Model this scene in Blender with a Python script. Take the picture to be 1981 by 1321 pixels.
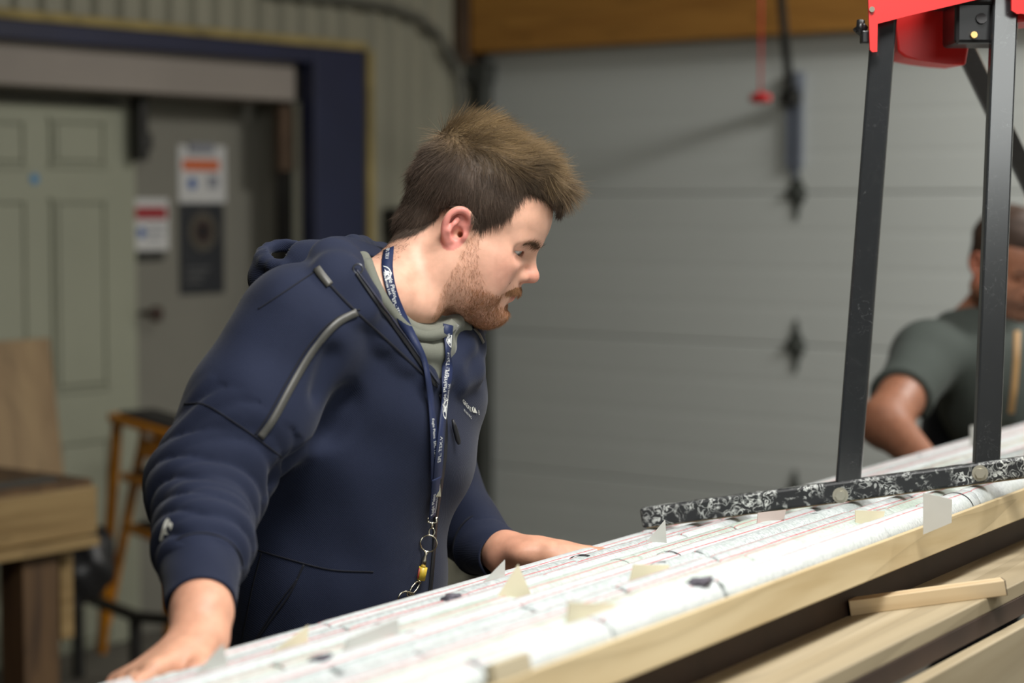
import bpy, bmesh, math, random
import numpy as np
from mathutils import Vector, Matrix
from mathutils.bvhtree import BVHTree

for _o in list(bpy.data.objects):
    bpy.data.objects.remove(_o)
SC = bpy.context.scene
COL = SC.collection
random.seed(7)

# ------------------------------------------------------------------ camera
FPX = 3852.0                      # focal length in pixels of the 1981 px wide frame
CAMZ = 1.50
PITCH = math.atan(264.5 / FPX)    # looking slightly down, horizon above the middle
cam_d = bpy.data.cameras.new('camera')
cam = bpy.data.objects.new('camera', cam_d)
COL.objects.link(cam)
cam.location = (0, 0, CAMZ)
cam.rotation_euler = (math.pi / 2 - PITCH, 0, 0)
cam_d.sensor_width = 36.0
cam_d.lens = FPX / 1981.0 * 36.0
cam_d.clip_start = 0.05
cam_d.clip_end = 60
cam_d.dof.use_dof = True
cam_d.dof.focus_distance = 2.70
cam_d.dof.aperture_fstop = 2.5
SC.camera = cam

# ------------------------------------------------------------------ world, lamps, exposure
W = bpy.data.worlds.new('world')
SC.world = W
W.use_nodes = True
W.node_tree.nodes['Background'].inputs[0].default_value = (0.95, 1.0, 0.98, 1)
W.node_tree.nodes['Background'].inputs[1].default_value = 0.05
SC.view_settings.view_transform = 'Standard'
SC.view_settings.look = 'None'
SC.view_settings.gamma = 1.0
SC.view_settings.use_curve_mapping = False
SC.view_settings.exposure = 0.2


def area(name, loc, target, sx, sy, power, color):
    d = bpy.data.lights.new(name, 'AREA')
    d.shape = 'RECTANGLE'
    d.size = sx
    d.size_y = sy
    d.energy = power
    d.color = color
    o = bpy.data.objects.new(name, d)
    COL.objects.link(o)
    o.location = loc
    o.rotation_euler = (Vector(target) - Vector(loc)).to_track_quat('-Z', 'Y').to_euler()
    return o


LC = (1.0, 0.98, 0.94)
area('ceiling_tube_over_core', (0.42, 1.85, 2.70), (0.0, 2.3, 0.9), 1.3, 0.35, 43, LC)
area('ceiling_tube_middle', (1.0, 3.3, 3.1), (1.0, 3.4, 0.0), 1.3, 0.3, 17, LC)
area('ceiling_tube_door', (2.6, 4.5, 3.1), (2.5, 5.4, 0.4), 1.3, 0.3, 92, LC)
# added unseen lamp beside and behind the camera, for the right machine leg's highlight
area('added_leg_highlight', (1.09, -0.155, 2.42), (0.30, 0.458, 2.42), 1.5, 0.85, 19, (0.97, 1.0, 0.97))


# ------------------------------------------------------------------ pixel rays of the 1981 x 1321 frame
CP, SP = math.cos(PITCH), math.sin(PITCH)


def ray(px, py):
    a, b = (px - 990.5) / FPX, -(py - 660.5) / FPX
    return Vector((a, CP + b * SP, -SP + b * CP))


def P(px, py, Y):
    """world point at frame position (px, py), Y metres in front of the camera"""
    r = ray(px, py)
    s = Y / r.y
    return Vector((r.x * s, Y, CAMZ + r.z * s))


def hit_plane(px, py, p0, nrm):
    r = ray(px, py)
    o = Vector((0, 0, CAMZ))
    t = (Vector(p0) - o).dot(nrm) / r.dot(nrm)
    return o + r * t


# ------------------------------------------------------------------ object helpers
def link(o, parent=None):
    COL.objects.link(o)
    if parent is not None:
        o.parent = parent
        o.matrix_parent_inverse = parent.matrix_basis.inverted()
    return o


def tag(o, label=None, cat=None, group=None, kind=None):
    if label: o['label'] = label
    if cat: o['category'] = cat
    if group: o['group'] = group
    if kind: o['kind'] = kind
    return o


def thing(name, loc, label, cat, group=None):
    o = bpy.data.objects.new(name, None)
    o.empty_display_size = 0.05
    COL.objects.link(o)
    o.location = loc
    return tag(o, label, cat, group)


def frame_m(o, x, y, z):
    m = Matrix.Identity(4)
    for i, a in enumerate((x, y, z)):
        for k in range(3):
            m[k][i] = a[k]
    for k in range(3):
        m[k][3] = o[k]
    return m


class MB:
    """collects shapes into one mesh"""
    def __init__(self):
        self.bm = bmesh.new()

    def box(self, c, hx, hy, hz, X=(1, 0, 0), Y=(0, 1, 0), Z=(0, 0, 1), bevel=0.0, seg=2):
        X, Y, Z = Vector(X).normalized(), Vector(Y).normalized(), Vector(Z).normalized()
        c = Vector(c)
        vs = []
        for sx in (-1, 1):
            for sy in (-1, 1):
                for sz in (-1, 1):
                    vs.append(self.bm.verts.new(c + X * hx * sx + Y * hy * sy + Z * hz * sz))
        fs = [(0, 1, 3, 2), (4, 6, 7, 5), (0, 4, 5, 1), (2, 3, 7, 6), (0, 2, 6, 4), (1, 5, 7, 3)]
        faces = [self.bm.faces.new([vs[i] for i in f]) for f in fs]
        if bevel > 0:
            es = list({e for f in faces for e in f.edges})
            bmesh.ops.bevel(self.bm, geom=es, offset=bevel, segments=seg, affect='EDGES', profile=0.5)
        return self

    def bar(self, a, b, w, h, up=(0, 0, 1), bevel=0.0):
        """square bar from a to b, w across, h along up"""
        a, b = Vector(a), Vector(b)
        X = (b - a).normalized()
        Z = Vector(up)
        Z = (Z - X * Z.dot(X)).normalized()
        Y = Z.cross(X)
        return self.box((a + b) / 2, (b - a).length / 2, w / 2, h / 2, X, Y, Z, bevel)

    def tube(self, pts, r, n=12, closed=False, caps=True):
        pts = [Vector(p) for p in pts]
        rs = r if isinstance(r, (list, tuple)) else [r] * len(pts)
        m = len(pts)
        rings = []
        prev = None
        for i, p in enumerate(pts):
            if closed:
                d = (pts[(i + 1) % m] - pts[i - 1]).normalized()
            else:
                d = (pts[min(i + 1, m - 1)] - pts[max(i - 1, 0)]).normalized()
            if prev is None:
                up = Vector((0, 0, 1)) if abs(d.z) < 0.9 else Vector((1, 0, 0))
                nx = d.cross(up).normalized()
            else:
                nx = (prev - d * prev.dot(d)).normalized()
            prev = nx
            ny = d.cross(nx)
            rings.append([self.bm.verts.new(p + (nx * math.cos(t) + ny * math.sin(t)) * rs[i])
                          for t in [2 * math.pi * k / n for k in range(n)]])
        R = m if closed else m - 1
        for i in range(R):
            A, B = rings[i], rings[(i + 1) % m]
            for k in range(n):
                f = self.bm.faces.new([A[k], A[(k + 1) % n], B[(k + 1) % n], B[k]])
                f.smooth = True
        if caps and not closed:
            self.bm.faces.new(list(reversed(rings[0])))
            self.bm.faces.new(rings[-1])
        return self

    def prism(self, poly, depth, bevel=0.0):
        """poly: list of 3D points (planar); extruded by the vector depth"""
        depth = Vector(depth)
        a = [self.bm.verts.new(Vector(p)) for p in poly]
        b = [self.bm.verts.new(Vector(p) + depth) for p in poly]
        n = len(poly)
        fs = [self.bm.faces.new(list(reversed(a))), self.bm.faces.new(b)]
        for i in range(n):
            fs.append(self.bm.faces.new([a[i], a[(i + 1) % n], b[(i + 1) % n], b[i]]))
        if bevel:
            es = list({e for f in fs for e in f.edges})
            bmesh.ops.bevel(self.bm, geom=es, offset=bevel, segments=2, affect='EDGES', profile=0.5)
        return self

    def ribbon(self, pts, sides, w, th=0.0):
        """flat band through pts; sides = unit vectors across; th = thickness along normal"""
        L = []
        m = len(pts)
        for i in range(m):
            p, s = Vector(pts[i]), Vector(sides[i]).normalized()
            d = (Vector(pts[min(i + 1, m - 1)]) - Vector(pts[max(i - 1, 0)])).normalized()
            nn = d.cross(s).normalized() * th / 2
            ww = w[i] if isinstance(w, (list, tuple)) else w
            L.append([self.bm.verts.new(p + s * ww / 2 + nn), self.bm.verts.new(p - s * ww / 2 + nn),
                      self.bm.verts.new(p - s * ww / 2 - nn), self.bm.verts.new(p + s * ww / 2 - nn)])
        for i in range(m - 1):
            for k in range(4):
                f = self.bm.faces.new([L[i][k], L[i][(k + 1) % 4], L[i + 1][(k + 1) % 4], L[i + 1][k]])
                f.smooth = k in (0, 2)
        self.bm.faces.new(L[0][::-1])
        self.bm.faces.new(L[-1])
        return self

    def mesh(self, mat):
        me = bpy.data.meshes.new('mesh')
        bmesh.ops.recalc_face_normals(self.bm, faces=self.bm.faces[:])
        self.bm.to_mesh(me)
        self.bm.free()
        me.materials.append(mat)
        return me

    def build(self, name, mat, parent=None):
        return link(bpy.data.objects.new(name, self.mesh(mat)), parent)


def np_mesh(name, V, F, mat, parent=None, colors=None, smooth=True):
    me = bpy.data.meshes.new(name)
    V = np.asarray(V, dtype=np.float32)
    F = np.asarray(F, dtype=np.int32)
    me.vertices.add(len(V))
    me.vertices.foreach_set('co', V.ravel())
    me.loops.add(F.size)
    me.loops.foreach_set('vertex_index', F.ravel())
    me.polygons.add(len(F))
    k = F.shape[1]
    me.polygons.foreach_set('loop_start', np.arange(0, F.size, k, dtype=np.int32))
    me.polygons.foreach_set('loop_total', np.full(len(F), k, dtype=np.int32))
    me.update(calc_edges=True)
    me.polygons.foreach_set('use_smooth', np.full(len(F), smooth, dtype=bool))
    if colors is not None:
        at = me.color_attributes.new('Col', 'FLOAT_COLOR', 'POINT')
        c4 = np.ones((len(V), 4), dtype=np.float32)
        c4[:, :3] = colors
        at.data.foreach_set('color', c4.ravel())
    me.materials.append(mat)
    return link(bpy.data.objects.new(name, me), parent)


# ------------------------------------------------------------------ materials
def srgb(r, g, b):
    f = lambda c: ((c / 255.0) / 12.92) if c / 255.0 <= 0.04045 else (((c / 255.0) + 0.055) / 1.055) ** 2.4
    return (f(r), f(g), f(b))


class NT:
    def __init__(self, name):
        self.m = bpy.data.materials.new(name)
        self.m.use_nodes = True
        self.t = self.m.node_tree
        self.b = self.t.nodes['Principled BSDF']

    def n(self, typ, **kw):
        nd = self.t.nodes.new(typ)
        for k, v in kw.items():
            if k.startswith('_'):
                nd.inputs[int(k[1:])].default_value = v
            elif hasattr(nd, k):
                setattr(nd, k, v)
        return nd

    def l(self, a, b):
        self.t.links.new(a, b)

    def ramp(self, stops):
        r = self.n('ShaderNodeValToRGB')
        e = r.color_ramp.elements
        while len(e) < len(stops):
            e.new(0.5)
        for el, (p, c) in zip(e, stops):
            el.position = p
            el.color = (c[0], c[1], c[2], 1)
        return r

    def mixc(self, fac, a, b):
        m = self.n('ShaderNodeMix', data_type='RGBA')
        for s, v in ((m.inputs[0], fac), (m.inputs[6], a), (m.inputs[7], b)):
            if hasattr(v, 'is_linked'):
                self.l(v, s)
            elif isinstance(v, (int, float)):
                s.default_value = v
            else:
                s.default_value = (v[0], v[1], v[2], 1)
        return m.outputs[2]

    def math(self, op, a, b=None, c=None):
        m = self.n('ShaderNodeMath', operation=op)
        for i, v in enumerate((a, b, c)):
            if v is None: continue
            if hasattr(v, 'is_linked'): self.l(v, m.inputs[i])
            else: m.inputs[i].default_value = v
        return m.outputs[0]

    def bump(self, h, strength, dist=0.001):
        b = self.n('ShaderNodeBump')
        b.inputs['Strength'].default_value = strength
        b.inputs['Distance'].default_value = dist
        self.l(h, b.inputs['Height'])
        self.l(b.outputs[0], self.b.inputs['Normal'])


def mat(name, col, rough=0.6, var=0.12, scale=8.0, metal=0.0, stretch=(1, 1, 1), bump=0.0, bscale=60.0, detail=4.0,
        coat=0.0, spec=0.5):
    """plain surface with mottled colour"""
    T = NT(name)
    tc = T.n('ShaderNodeTexCoord')
    mp = T.n('ShaderNodeMapping')
    mp.inputs['Scale'].default_value = stretch
    T.l(tc.outputs['Object'], mp.inputs[0])
    nz = T.n('ShaderNodeTexNoise')
    nz.inputs['Scale'].default_value = scale
    nz.inputs['Detail'].default_value = detail
    T.l(mp.outputs[0], nz.inputs['Vector'])
    lo = [c * (1 - var) for c in col]
    hi = [min(1, c * (1 + var)) for c in col]
    r = T.ramp([(0.3, lo), (0.7, hi)])
    T.l(nz.outputs[0], r.inputs[0])
    T.l(r.outputs[0], T.b.inputs['Base Color'])
    T.b.inputs['Roughness'].default_value = rough
    T.b.inputs['Metallic'].default_value = metal
    T.b.inputs['Specular IOR Level'].default_value = spec
    if coat: T.b.inputs['Coat Weight'].default_value = coat
    if bump:
        n2 = T.n('ShaderNodeTexNoise')
        n2.inputs['Scale'].default_value = bscale
        T.l(mp.outputs[0], n2.inputs['Vector'])
        T.bump(n2.outputs[0], bump, 0.002)
    return T.m


def wood(name, light, dark, axis, scale=30.0, rough=0.6, knots=0.0):
    """grain running along the world direction axis"""
    T = NT(name)
    tc = T.n('ShaderNodeTexCoord')
    ax = Vector(axis).normalized()
    q = ax.rotation_difference(Vector((1, 0, 0))).to_euler()
    mp = T.n('ShaderNodeMapping')
    mp.inputs['Rotation'].default_value = q
    T.l(tc.outputs['Object'], mp.inputs[0])
    mp2 = T.n('ShaderNodeMapping')
    mp2.inputs['Scale'].default_value = (0.08, 1, 1)
    T.l(mp.outputs[0], mp2.inputs[0])
    nz = T.n('ShaderNodeTexNoise')
    nz.inputs['Scale'].default_value = scale
    nz.inputs['Detail'].default_value = 6
    nz.inputs['Distortion'].default_value = 1.2
    T.l(mp2.outputs[0], nz.inputs['Vector'])
    wv = T.n('ShaderNodeTexNoise')
    wv.inputs['Scale'].default_value = scale * 0.25
    wv.inputs['Distortion'].default_value = 2.0
    T.l(mp2.outputs[0], wv.inputs['Vector'])
    rings = T.math('FRACT', T.math('MULTIPLY', wv.outputs[0], 6.0))
    line = T.math('POWER', rings, 6.0)
    r = T.ramp([(0.35, dark), (0.65, light)])
    T.l(nz.outputs[0], r.inputs[0])
    c = T.mixc(T.math('MULTIPLY', line, 0.45), r.outputs[0], [d * 0.65 for d in dark])
    T.l(c, T.b.inputs['Base Color'])
    T.b.inputs['Roughness'].default_value = rough
    T.bump(nz.outputs[0], 0.15, 0.001)
    return T.m

# ================================================================== the room
RY = math.radians(37.8)
A = Vector((math.sin(RY), math.cos(RY), 0))        # along the left wall, away from the camera
B = Vector((math.cos(RY), -math.sin(RY), 0))       # along the garage door wall, to the right
UP = Vector((0, 0, 1))
C0 = Vector((-0.15, 7.90, 0))                      # far corner of the room
CEIL = 3.3


def wp(px, py, d=0.0):
    return hit_plane(px, py, C0 + B * d, B)


def gp(px, py, d=0.0):
    return hit_plane(px, py, C0 - A * d, A)


def ws(px, d=0.0):
    return -(wp(px, 396, d) - C0).dot(A)           # distance from the corner along the left wall


def wl(s, d, z):
    return C0 - A * s + B * d + UP * z


def gl(s, d, z):
    return C0 + B * s - A * d + UP * z


M_floor = mat('concrete_floor', srgb(96, 92, 84), 0.7, 0.2, 3.0, bump=0.2)
M_ceil = mat('ceiling_board', srgb(150, 148, 140), 0.9, 0.05, 2.0)
M_plain = mat('painted_wall', srgb(150, 150, 142), 0.8, 0.06, 2.0)
M_corr = mat('corrugated_cream', srgb(134, 132, 116), 0.5, 0.12, 2.5, stretch=(1, 1, 0.3))
M_blue = mat('blue_steel', srgb(24, 30, 58), 0.5, 0.15, 4.0)
M_yellowed = mat('yellowed_foam', srgb(140, 124, 76), 0.8, 0.25, 9.0)
M_header = mat('header_panel', srgb(140, 132, 124), 0.7, 0.08, 2.0)
M_door = mat('door_white', srgb(146, 148, 130), 0.5, 0.06, 2.0)
M_recess = mat('recess_grey', srgb(120, 118, 108), 0.7, 0.08, 2.0)
M_dark = mat('dark_iron', srgb(34, 33, 31), 0.5, 0.2, 8.0)
M_brown = mat('old_brown', srgb(84, 66, 50), 0.8, 0.2, 8.0)
M_white = mat('white_trim', srgb(196, 196, 178), 0.6, 0.06, 3.0)
M_gdoor = mat('garage_door_white', srgb(190, 194, 190), 0.45, 0.03, 1.2)
M_hinge = mat('hinge_zinc', srgb(86, 90, 86), 0.45, 0.15, 9.0, metal=0.5)
M_beam = wood('brown_beam', srgb(178, 128, 58), srgb(150, 102, 42), B, 14.0, 0.6)
M_track = mat('track_grey', srgb(78, 80, 76), 0.5, 0.15, 4.0, metal=0.3)
M_red = mat('red_plastic', srgb(190, 40, 44), 0.4, 0.05)
M_blubr = mat('bluish_bracket', srgb(118, 124, 136), 0.4, 0.1, metal=0.4)


def struct(mb, name, m, parent=None):
    o = mb.build(name, m, parent)
    if parent is None:
        o['kind'] = 'structure'
    return o


# floor, ceiling and the walls behind the camera
def slab(poly, dz):
    m = MB()
    m.prism([Vector(p) for p in poly], (0, 0, dz))
    return m


fp = [wl(-0.7, -1.6, 0), wl(9.5, -1.6, 0), wl(9.5, 6.0, 0), wl(-0.7, 6.0, 0)]
struct(slab(fp, -0.1), 'floor', M_floor)
struct(slab([p + UP * CEIL for p in fp], 0.1), 'ceiling', M_ceil)
m = MB(); m.box(wl(4.4, 6.05, CEIL / 2), 5.1, 0.05, CEIL / 2, A, B); struct(m, 'wall_right', M_plain)
m = MB(); m.box(wl(9.55, 2.2, CEIL / 2), 0.05, 3.8, CEIL / 2, A, B); struct(m, 'wall_back', M_plain)
m = MB(); m.box(wl(6.4, -0.05, CEIL / 2), 3.1, 0.05, CEIL / 2, A, B); struct(m, 'wall_left_plain', M_plain)


def corrugated(s0, s1, z0, z1, pitch=0.105, depth=0.022):
    m = MB()
    prof = []
    s = s0
    while s < s1 + 1e-6:
        for f, dd in ((0.0, 0), (0.38, 0), (0.52, depth), (0.86, depth)):
            q = s + f * pitch
            if q <= s1: prof.append((q, dd))
        s += pitch
    prof.append((s1, 0))
    pts = [wl(q, dd, z0) for q, dd in prof] + [wl(s1, -0.06, z0), wl(s0, -0.06, z0)]
    m.prism(pts, (0, 0, z1 - z0))
    return m


zl_top = wp(705, 97, 0.03).z
zl_bot = wp(610, 122, 0.03).z
sp0, sp1 = ws(706, 0.03), ws(608, 0.03)
SEND = 3.3
struct(corrugated(0.0, sp0, 0, CEIL), 'wall_left', M_corr)
struct(corrugated(sp0, SEND, zl_top, CEIL), 'wall_left_over_opening', M_corr)
# blue steel frame of the opening and the yellowed strips along it
m = MB(); m.box(wl((sp0 + sp1) / 2, 0.0, zl_top / 2), (sp1 - sp0) / 2, 0.035, zl_top / 2, A, B, bevel=0.004)
struct(m, 'trim_1', M_blue)
m = MB(); m.box(wl((sp1 + SEND) / 2, 0.0, (zl_top + zl_bot) / 2), (SEND - sp1) / 2, 0.030, (zl_top - zl_bot) / 2, A, B, bevel=0.004)
struct(m, 'trim_2', M_blue)
m = MB(); m.box(wl((sp0 + SEND) / 2, 0.035, zl_top + 0.012), (SEND - sp0) / 2, 0.012, 0.014, A, B)
struct(m, 'trim_3', M_yellowed)
m = MB(); m.box(wl(sp0 - 0.035, 0.02, zl_top / 2), 0.016, 0.012, zl_top / 2, A, B)
struct(m, 'trim_4', M_yellowed)

# recess behind the opening: header, side panel, back wall
zh = wp(400, 186, -0.05).z
m = MB(); m.box(wl((sp1 + 0.02 + SEND) / 2, -0.16, (zl_bot + zh) / 2 + 0.02), (SEND - sp1 - 0.02) / 2, 0.12, (zl_bot - zh) / 2 + 0.02, A, B, bevel=0.004)
struct(m, 'trim_5', M_header)
DR = -0.30
m = MB(); m.box(wl(1.6, DR - 0.05, 1.2), 2.0, 0.05, 1.2, A, B)
struct(m, 'wall_recess', M_recess)
m = MB(); m.box(wl(sp1 - 0.08, -0.18, 1.2), 0.03, 0.14, 1.2, A, B); struct(m, 'wall_recess_side', M_recess)
# white jamb and dark gap beside it
a, b = ws(609, -0.06), ws(582, -0.06)
m = MB(); m.box(wl((a + b) / 2, -0.08, zh / 2), (b - a) / 2, 0.03, zh / 2, A, B, bevel=0.003); struct(m, 'trim_6', M_white)
a, b = ws(582, -0.10), ws(558, -0.10)
m = MB(); m.box(wl((a + b) / 2, -0.13, zh / 2), (b - a) / 2, 0.03, zh / 2, A, B); struct(m, 'trim_7', M_dark)
a, b = ws(574, -0.09), ws(546, -0.09)
z0, z1 = wp(560, 330, -0.09).z, wp(560, 205, -0.09).z
m = MB(); m.box(wl((a + b) / 2, -0.105, (z0 + z1) / 2), (b - a) / 2, 0.015, (z1 - z0) / 2, A, B); struct(m, 'trim_8', M_brown)

# white panelled door, half hidden by the bench, with its closer
DD = -0.23
s0, s1 = ws(263, DD), ws(263, DD) + 0.86
zt = wp(200, 205, DD).z
d1 = thing('door_1', wl((s0 + s1) / 2, DD, 0), None, None); d1['kind'] = 'structure'
m = MB(); m.box(wl((s0 + s1) / 2, DD - 0.02, zt / 2), (s1 - s0) / 2, 0.02, zt / 2 - 0.004, A, B, bevel=0.003)
m.build('door_leaf', M_door, d1)


def door_panel(px0, px1, py0, py1):
    p, q = wp(px0, py0, DD), wp(px1, py1, DD)
    sa, sb = ws(px1, DD), ws(px0, DD)
    za, zb = wp((px0 + px1) / 2, py1, DD).z, wp((px0 + px1) / 2, py0, DD).z
    m = MB()
    m.box(wl((sa + sb) / 2, DD + 0.006, (za + zb) / 2), (sb - sa) / 2, 0.008, (zb - za) / 2, A, B, bevel=0.006)
    m.build('door_panel', M_door, d1)
    m = MB()
    t = 0.014
    for (c, hx, hz) in ((wl((sa + sb) / 2, DD + 0.004, za - t), (sb - sa) / 2 + 2 * t, t * .5), (wl((sa + sb) / 2, DD + 0.004, zb + t), (sb - sa) / 2 + 2 * t, t * .5),
                        (wl(sa - t, DD + 0.004, (za + zb) / 2), t * .5, (zb - za) / 2 + t), (wl(sb + t, DD + 0.004, (za + zb) / 2), t * .5, (zb - za) / 2 + t)):
        m.box(c, hx, 0.008, hz, A, B)
    m.build('panel_moulding', M_door, d1)


door_panel(108, 195, 395, 745)
door_panel(-30, 40, 395, 745)
door_panel(108, 195, 240, 312)
door_panel(-30, 40, 240, 312)
door_panel(108, 195, 860, 1240)
m = MB()
p = wp(254, 240, DD)
m.box(wl(ws(252, DD), DD + 0.05, p.z), 0.018, 0.03, wp(250, 168, DD).z - p.z, A, B, bevel=0.006)
m.box(wl(ws(256, DD), DD + 0.05, wp(250, 275, DD).z), 0.022, 0.035, 0.03, A, B, bevel=0.008)
m.build('door_closer', M_dark, d1)
m = MB()
m.tube([wp(276, 606, DD) + B * k for k in (-0.01, 0.02, 0.05)], [0.012, 0.01, 0.01], 10)
m.tube([wp(277, 606, DD) + B * k for k in (0.045, 0.055, 0.075, 0.085)], [0.014, 0.027, 0.027, 0.012], 14)
m.build('door_knob', mat('dark_bronze', srgb(60, 42, 34), 0.4, 0.1), d1)
st = MB()
c = wp(66, 346, DD)
st.tube([c - B * 0.002, c + B * 0.004], 0.016, 16)
st.build('round_sticker', mat('sticker_blue', srgb(56, 130, 178), 0.5, 0.05), d1)


# posters on the grey wall of the recess
def rect_on(px0, px1, py0, py1, d, th):
    sa, sb = ws(px1, d), ws(px0, d)
    za, zb = wp((px0 + px1) / 2, py1, d).z, wp((px0 + px1) / 2, py0, d).z
    m = MB()
    m.box(wl((sa + sb) / 2, d + th / 2, (za + zb) / 2), (sb - sa) / 2, th / 2, (zb - za) / 2, A, B)
    return m


M_paper = mat('poster_paper', srgb(196, 196, 194), 0.6, 0.03)
M_orange = mat('poster_orange', srgb(200, 96, 44), 0.6, 0.05)
M_pred = mat('poster_red', srgb(150, 40, 46), 0.6, 0.05)
M_pblue = mat('poster_blue', srgb(40, 86, 150), 0.6, 0.05)
M_ptext = mat('poster_text_grey', srgb(132, 134, 142), 0.6, 0.05)
M_pdark = mat('poster_black', srgb(40, 42, 46), 0.5, 0.08)
M_pring = mat('poster_ring', srgb(118, 112, 100), 0.5, 0.1)
M_pring2 = mat('poster_ring_rust', srgb(92, 60, 50), 0.5, 0.1)
PD = DR
po = thing('safety_poster', wp(390, 390, PD), 'white safety notice with orange band above a blue symbol', 'poster')
rect_on(345, 436, 282, 392, PD, 0.004).build('sheet', M_paper, po)
rect_on(354, 424, 309, 330, PD + 0.004, 0.002).build('orange_band', M_orange, po)
rect_on(364, 412, 278, 296, PD + 0.004, 0.012).build('clip', M_ptext, po)
rect_on(402, 422, 340, 364, PD + 0.004, 0.002).build('text_block', M_ptext, po)
c = wp(370, 355, PD)
m = MB(); m.tube([c + B * 0.003, c + B * 0.006], 0.021, 20); m.build('blue_symbol', M_pblue, po)
po = thing('red_banded_notice', wp(294, 470, PD), 'white notice with a red band half hidden by the white door', 'poster')
rect_on(256, 324, 384, 484, PD, 0.004).build('sheet', M_paper, po)
rect_on(256, 322, 400, 424, PD + 0.004, 0.002).build('red_band', M_pred, po)
rect_on(282, 318, 436, 440, PD + 0.004, 0.002).build('text_line', M_ptext, po)
rect_on(282, 318, 448, 452, PD + 0.004, 0.002).build('text_line', M_ptext, po)
rect_on(282, 312, 460, 464, PD + 0.004, 0.002).build('text_line', M_ptext, po)
c = wp(272, 450, PD)
m = MB(); m.tube([c + B * 0.003, c + B * 0.006], 0.018, 20); m.build('blue_symbol', M_pblue, po)
rect_on(262, 312, 487, 503, PD + 0.002, 0.012).build('holder', M_dark, po)
po = thing('target_poster', wp(388, 566, PD), 'tall black poster with a round ring design on grey wall', 'poster')
rect_on(346, 431, 394, 568, PD + 0.003, 0.004).build('sheet', M_pdark, po)
c = wp(389, 448, PD)
for k, (r0, r1, mm) in enumerate(((0.067, 0.040, M_pring), (0.036, 0.026, M_pring2), (0.013, 0.0, M_dark))):
    m = MB()
    N = 32
    i0 = []; i1 = []
    for t in range(N):
        th = 2 * math.pi * t / N
        dv = A * math.cos(th) + UP * 1.05 * math.sin(th)
        i0.append(m.bm.verts.new(c + dv * r0 + B * 0.010)); i1.append(m.bm.verts.new(c + dv * max(r1, 0.0005) + B * 0.010))
    for t in range(N):
        m.bm.faces.new([i0[t], i0[(t + 1) % N], i1[(t + 1) % N], i1[t]])
    bmesh.ops.solidify(m.bm, geom=m.bm.faces[:], thickness=0.003)
    m.build(['outer_ring', 'inner_ring', 'centre_disc'][k], mm, po)
for k in range(3):
    rect_on(358, 404 - 8 * k, 518 + 12 * k, 522 + 12 * k, PD + 0.007, 0.002).build('text_line', mat('poster_line', srgb(92, 92, 92)), po)

# ------------------------------------------------------------------ garage door wall
seam = [0.0, gp(1540, 985, 0.02).z * 0 + 0.474, 1.006, 1.540, gp(1300, 86, 0.02).z + 0.01]
GS0, GS1 = (gp(951, 300) - C0).dot(B), 3.9
gd = thing('door_2', gl((GS0 + GS1) / 2, 0.03, 0), None, None); gd['kind'] = 'structure'
for k in range(4):
    z0, z1 = seam[k] + 0.0015, seam[k + 1] - 0.0015
    prof = [(0.0, z0), (0.026, z0), (0.030, z0 + 0.006)]
    nst = 4
    for j in range(1, nst):
        zz = z0 + (z1 - z0) * j / nst
        prof += [(0.030, zz - 0.012), (0.0288, zz - 0.003), (0.0288, zz + 0.003), (0.030, zz + 0.012)]
    prof += [(0.030, z1 - 0.006), (0.026, z1), (0.0, z1)]
    m = MB()
    m.prism([gl(GS0, d, z) for d, z in prof], B * (GS1 - GS0))
    m.build('door_section', M_gdoor, gd)


def hinge(px, py):
    c = gp(px, py, 0.032)
    s = (c - C0).dot(B)
    z = min(seam, key=lambda q: abs(q - c.z))
    m = MB()
    w, h = 0.038, 0.093
    m.prism([gl(s + x * w, 0.030, z + y * h) for x, y in ((-1, .12), (-.3, .5), (-.14, 1), (.14, 1), (.3, .5), (1, .12), (1, -.12), (.3, -.5), (.14, -1), (-.14, -1), (-.3, -.5), (-1, -.12))], -A * 0.008, 0.002)
    m.tube([gl(s - w, 0.043, z), gl(s + w, 0.043, z)], 0.009, 10)
    for y in (-.7, .7, -.4, .4):
        p = gl(s, 0.038, z + y * h)
        m.tube([p, p - A * 0.005], 0.006, 8)
    m.build('hinge', M_hinge, gd)


for px, py in ((1542, 380), (1540, 690), (1538, 945)):
    hinge(px, py)
m = MB()
s = (gp(1541, 300, 0.03) - C0).dot(B)
for q in (-0.022, 0.022):
    m.box(gl(s + q, 0.045, 1.79), 0.006, 0.014, 0.16, B, A)
m.box(gl(s, 0.036, 1.79), 0.026, 0.005, 0.16, B, A)
m.box(gl(s, 0.05, 1.93), 0.032, 0.02, 0.03, B, A, bevel=0.004)
m.prism([gl(s - 0.02, 0.034, 1.63), gl(s + 0.02, 0.034, 1.63), gl(s + 0.006, 0.034, 1.59), gl(s - 0.006, 0.034, 1.59)], -A * 0.012)
m.build('operator_bracket', M_blubr, gd)
m = MB()
pa, pb = gp(1500, -120, 0.75), gl(s, 0.075, gp(1530, 190, 0.07).z)
pm = pa.lerp(pb, 0.62)
m.bar(pa, pm + (pb - pa) * 0.04, 0.030, 0.012, up=A)
m.bar(pm, pb, 0.034, 0.012, up=A)
m.box(pb, 0.028, 0.03, 0.022, B, A, bevel=0.004)
for q in (0.0, 0.05):
    p = pm + (pb - pa) * q
    m.tube([p + A * 0.012, p - A * 0.014], 0.012, 8)
m.build('operator_arm', M_dark, gd)
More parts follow.
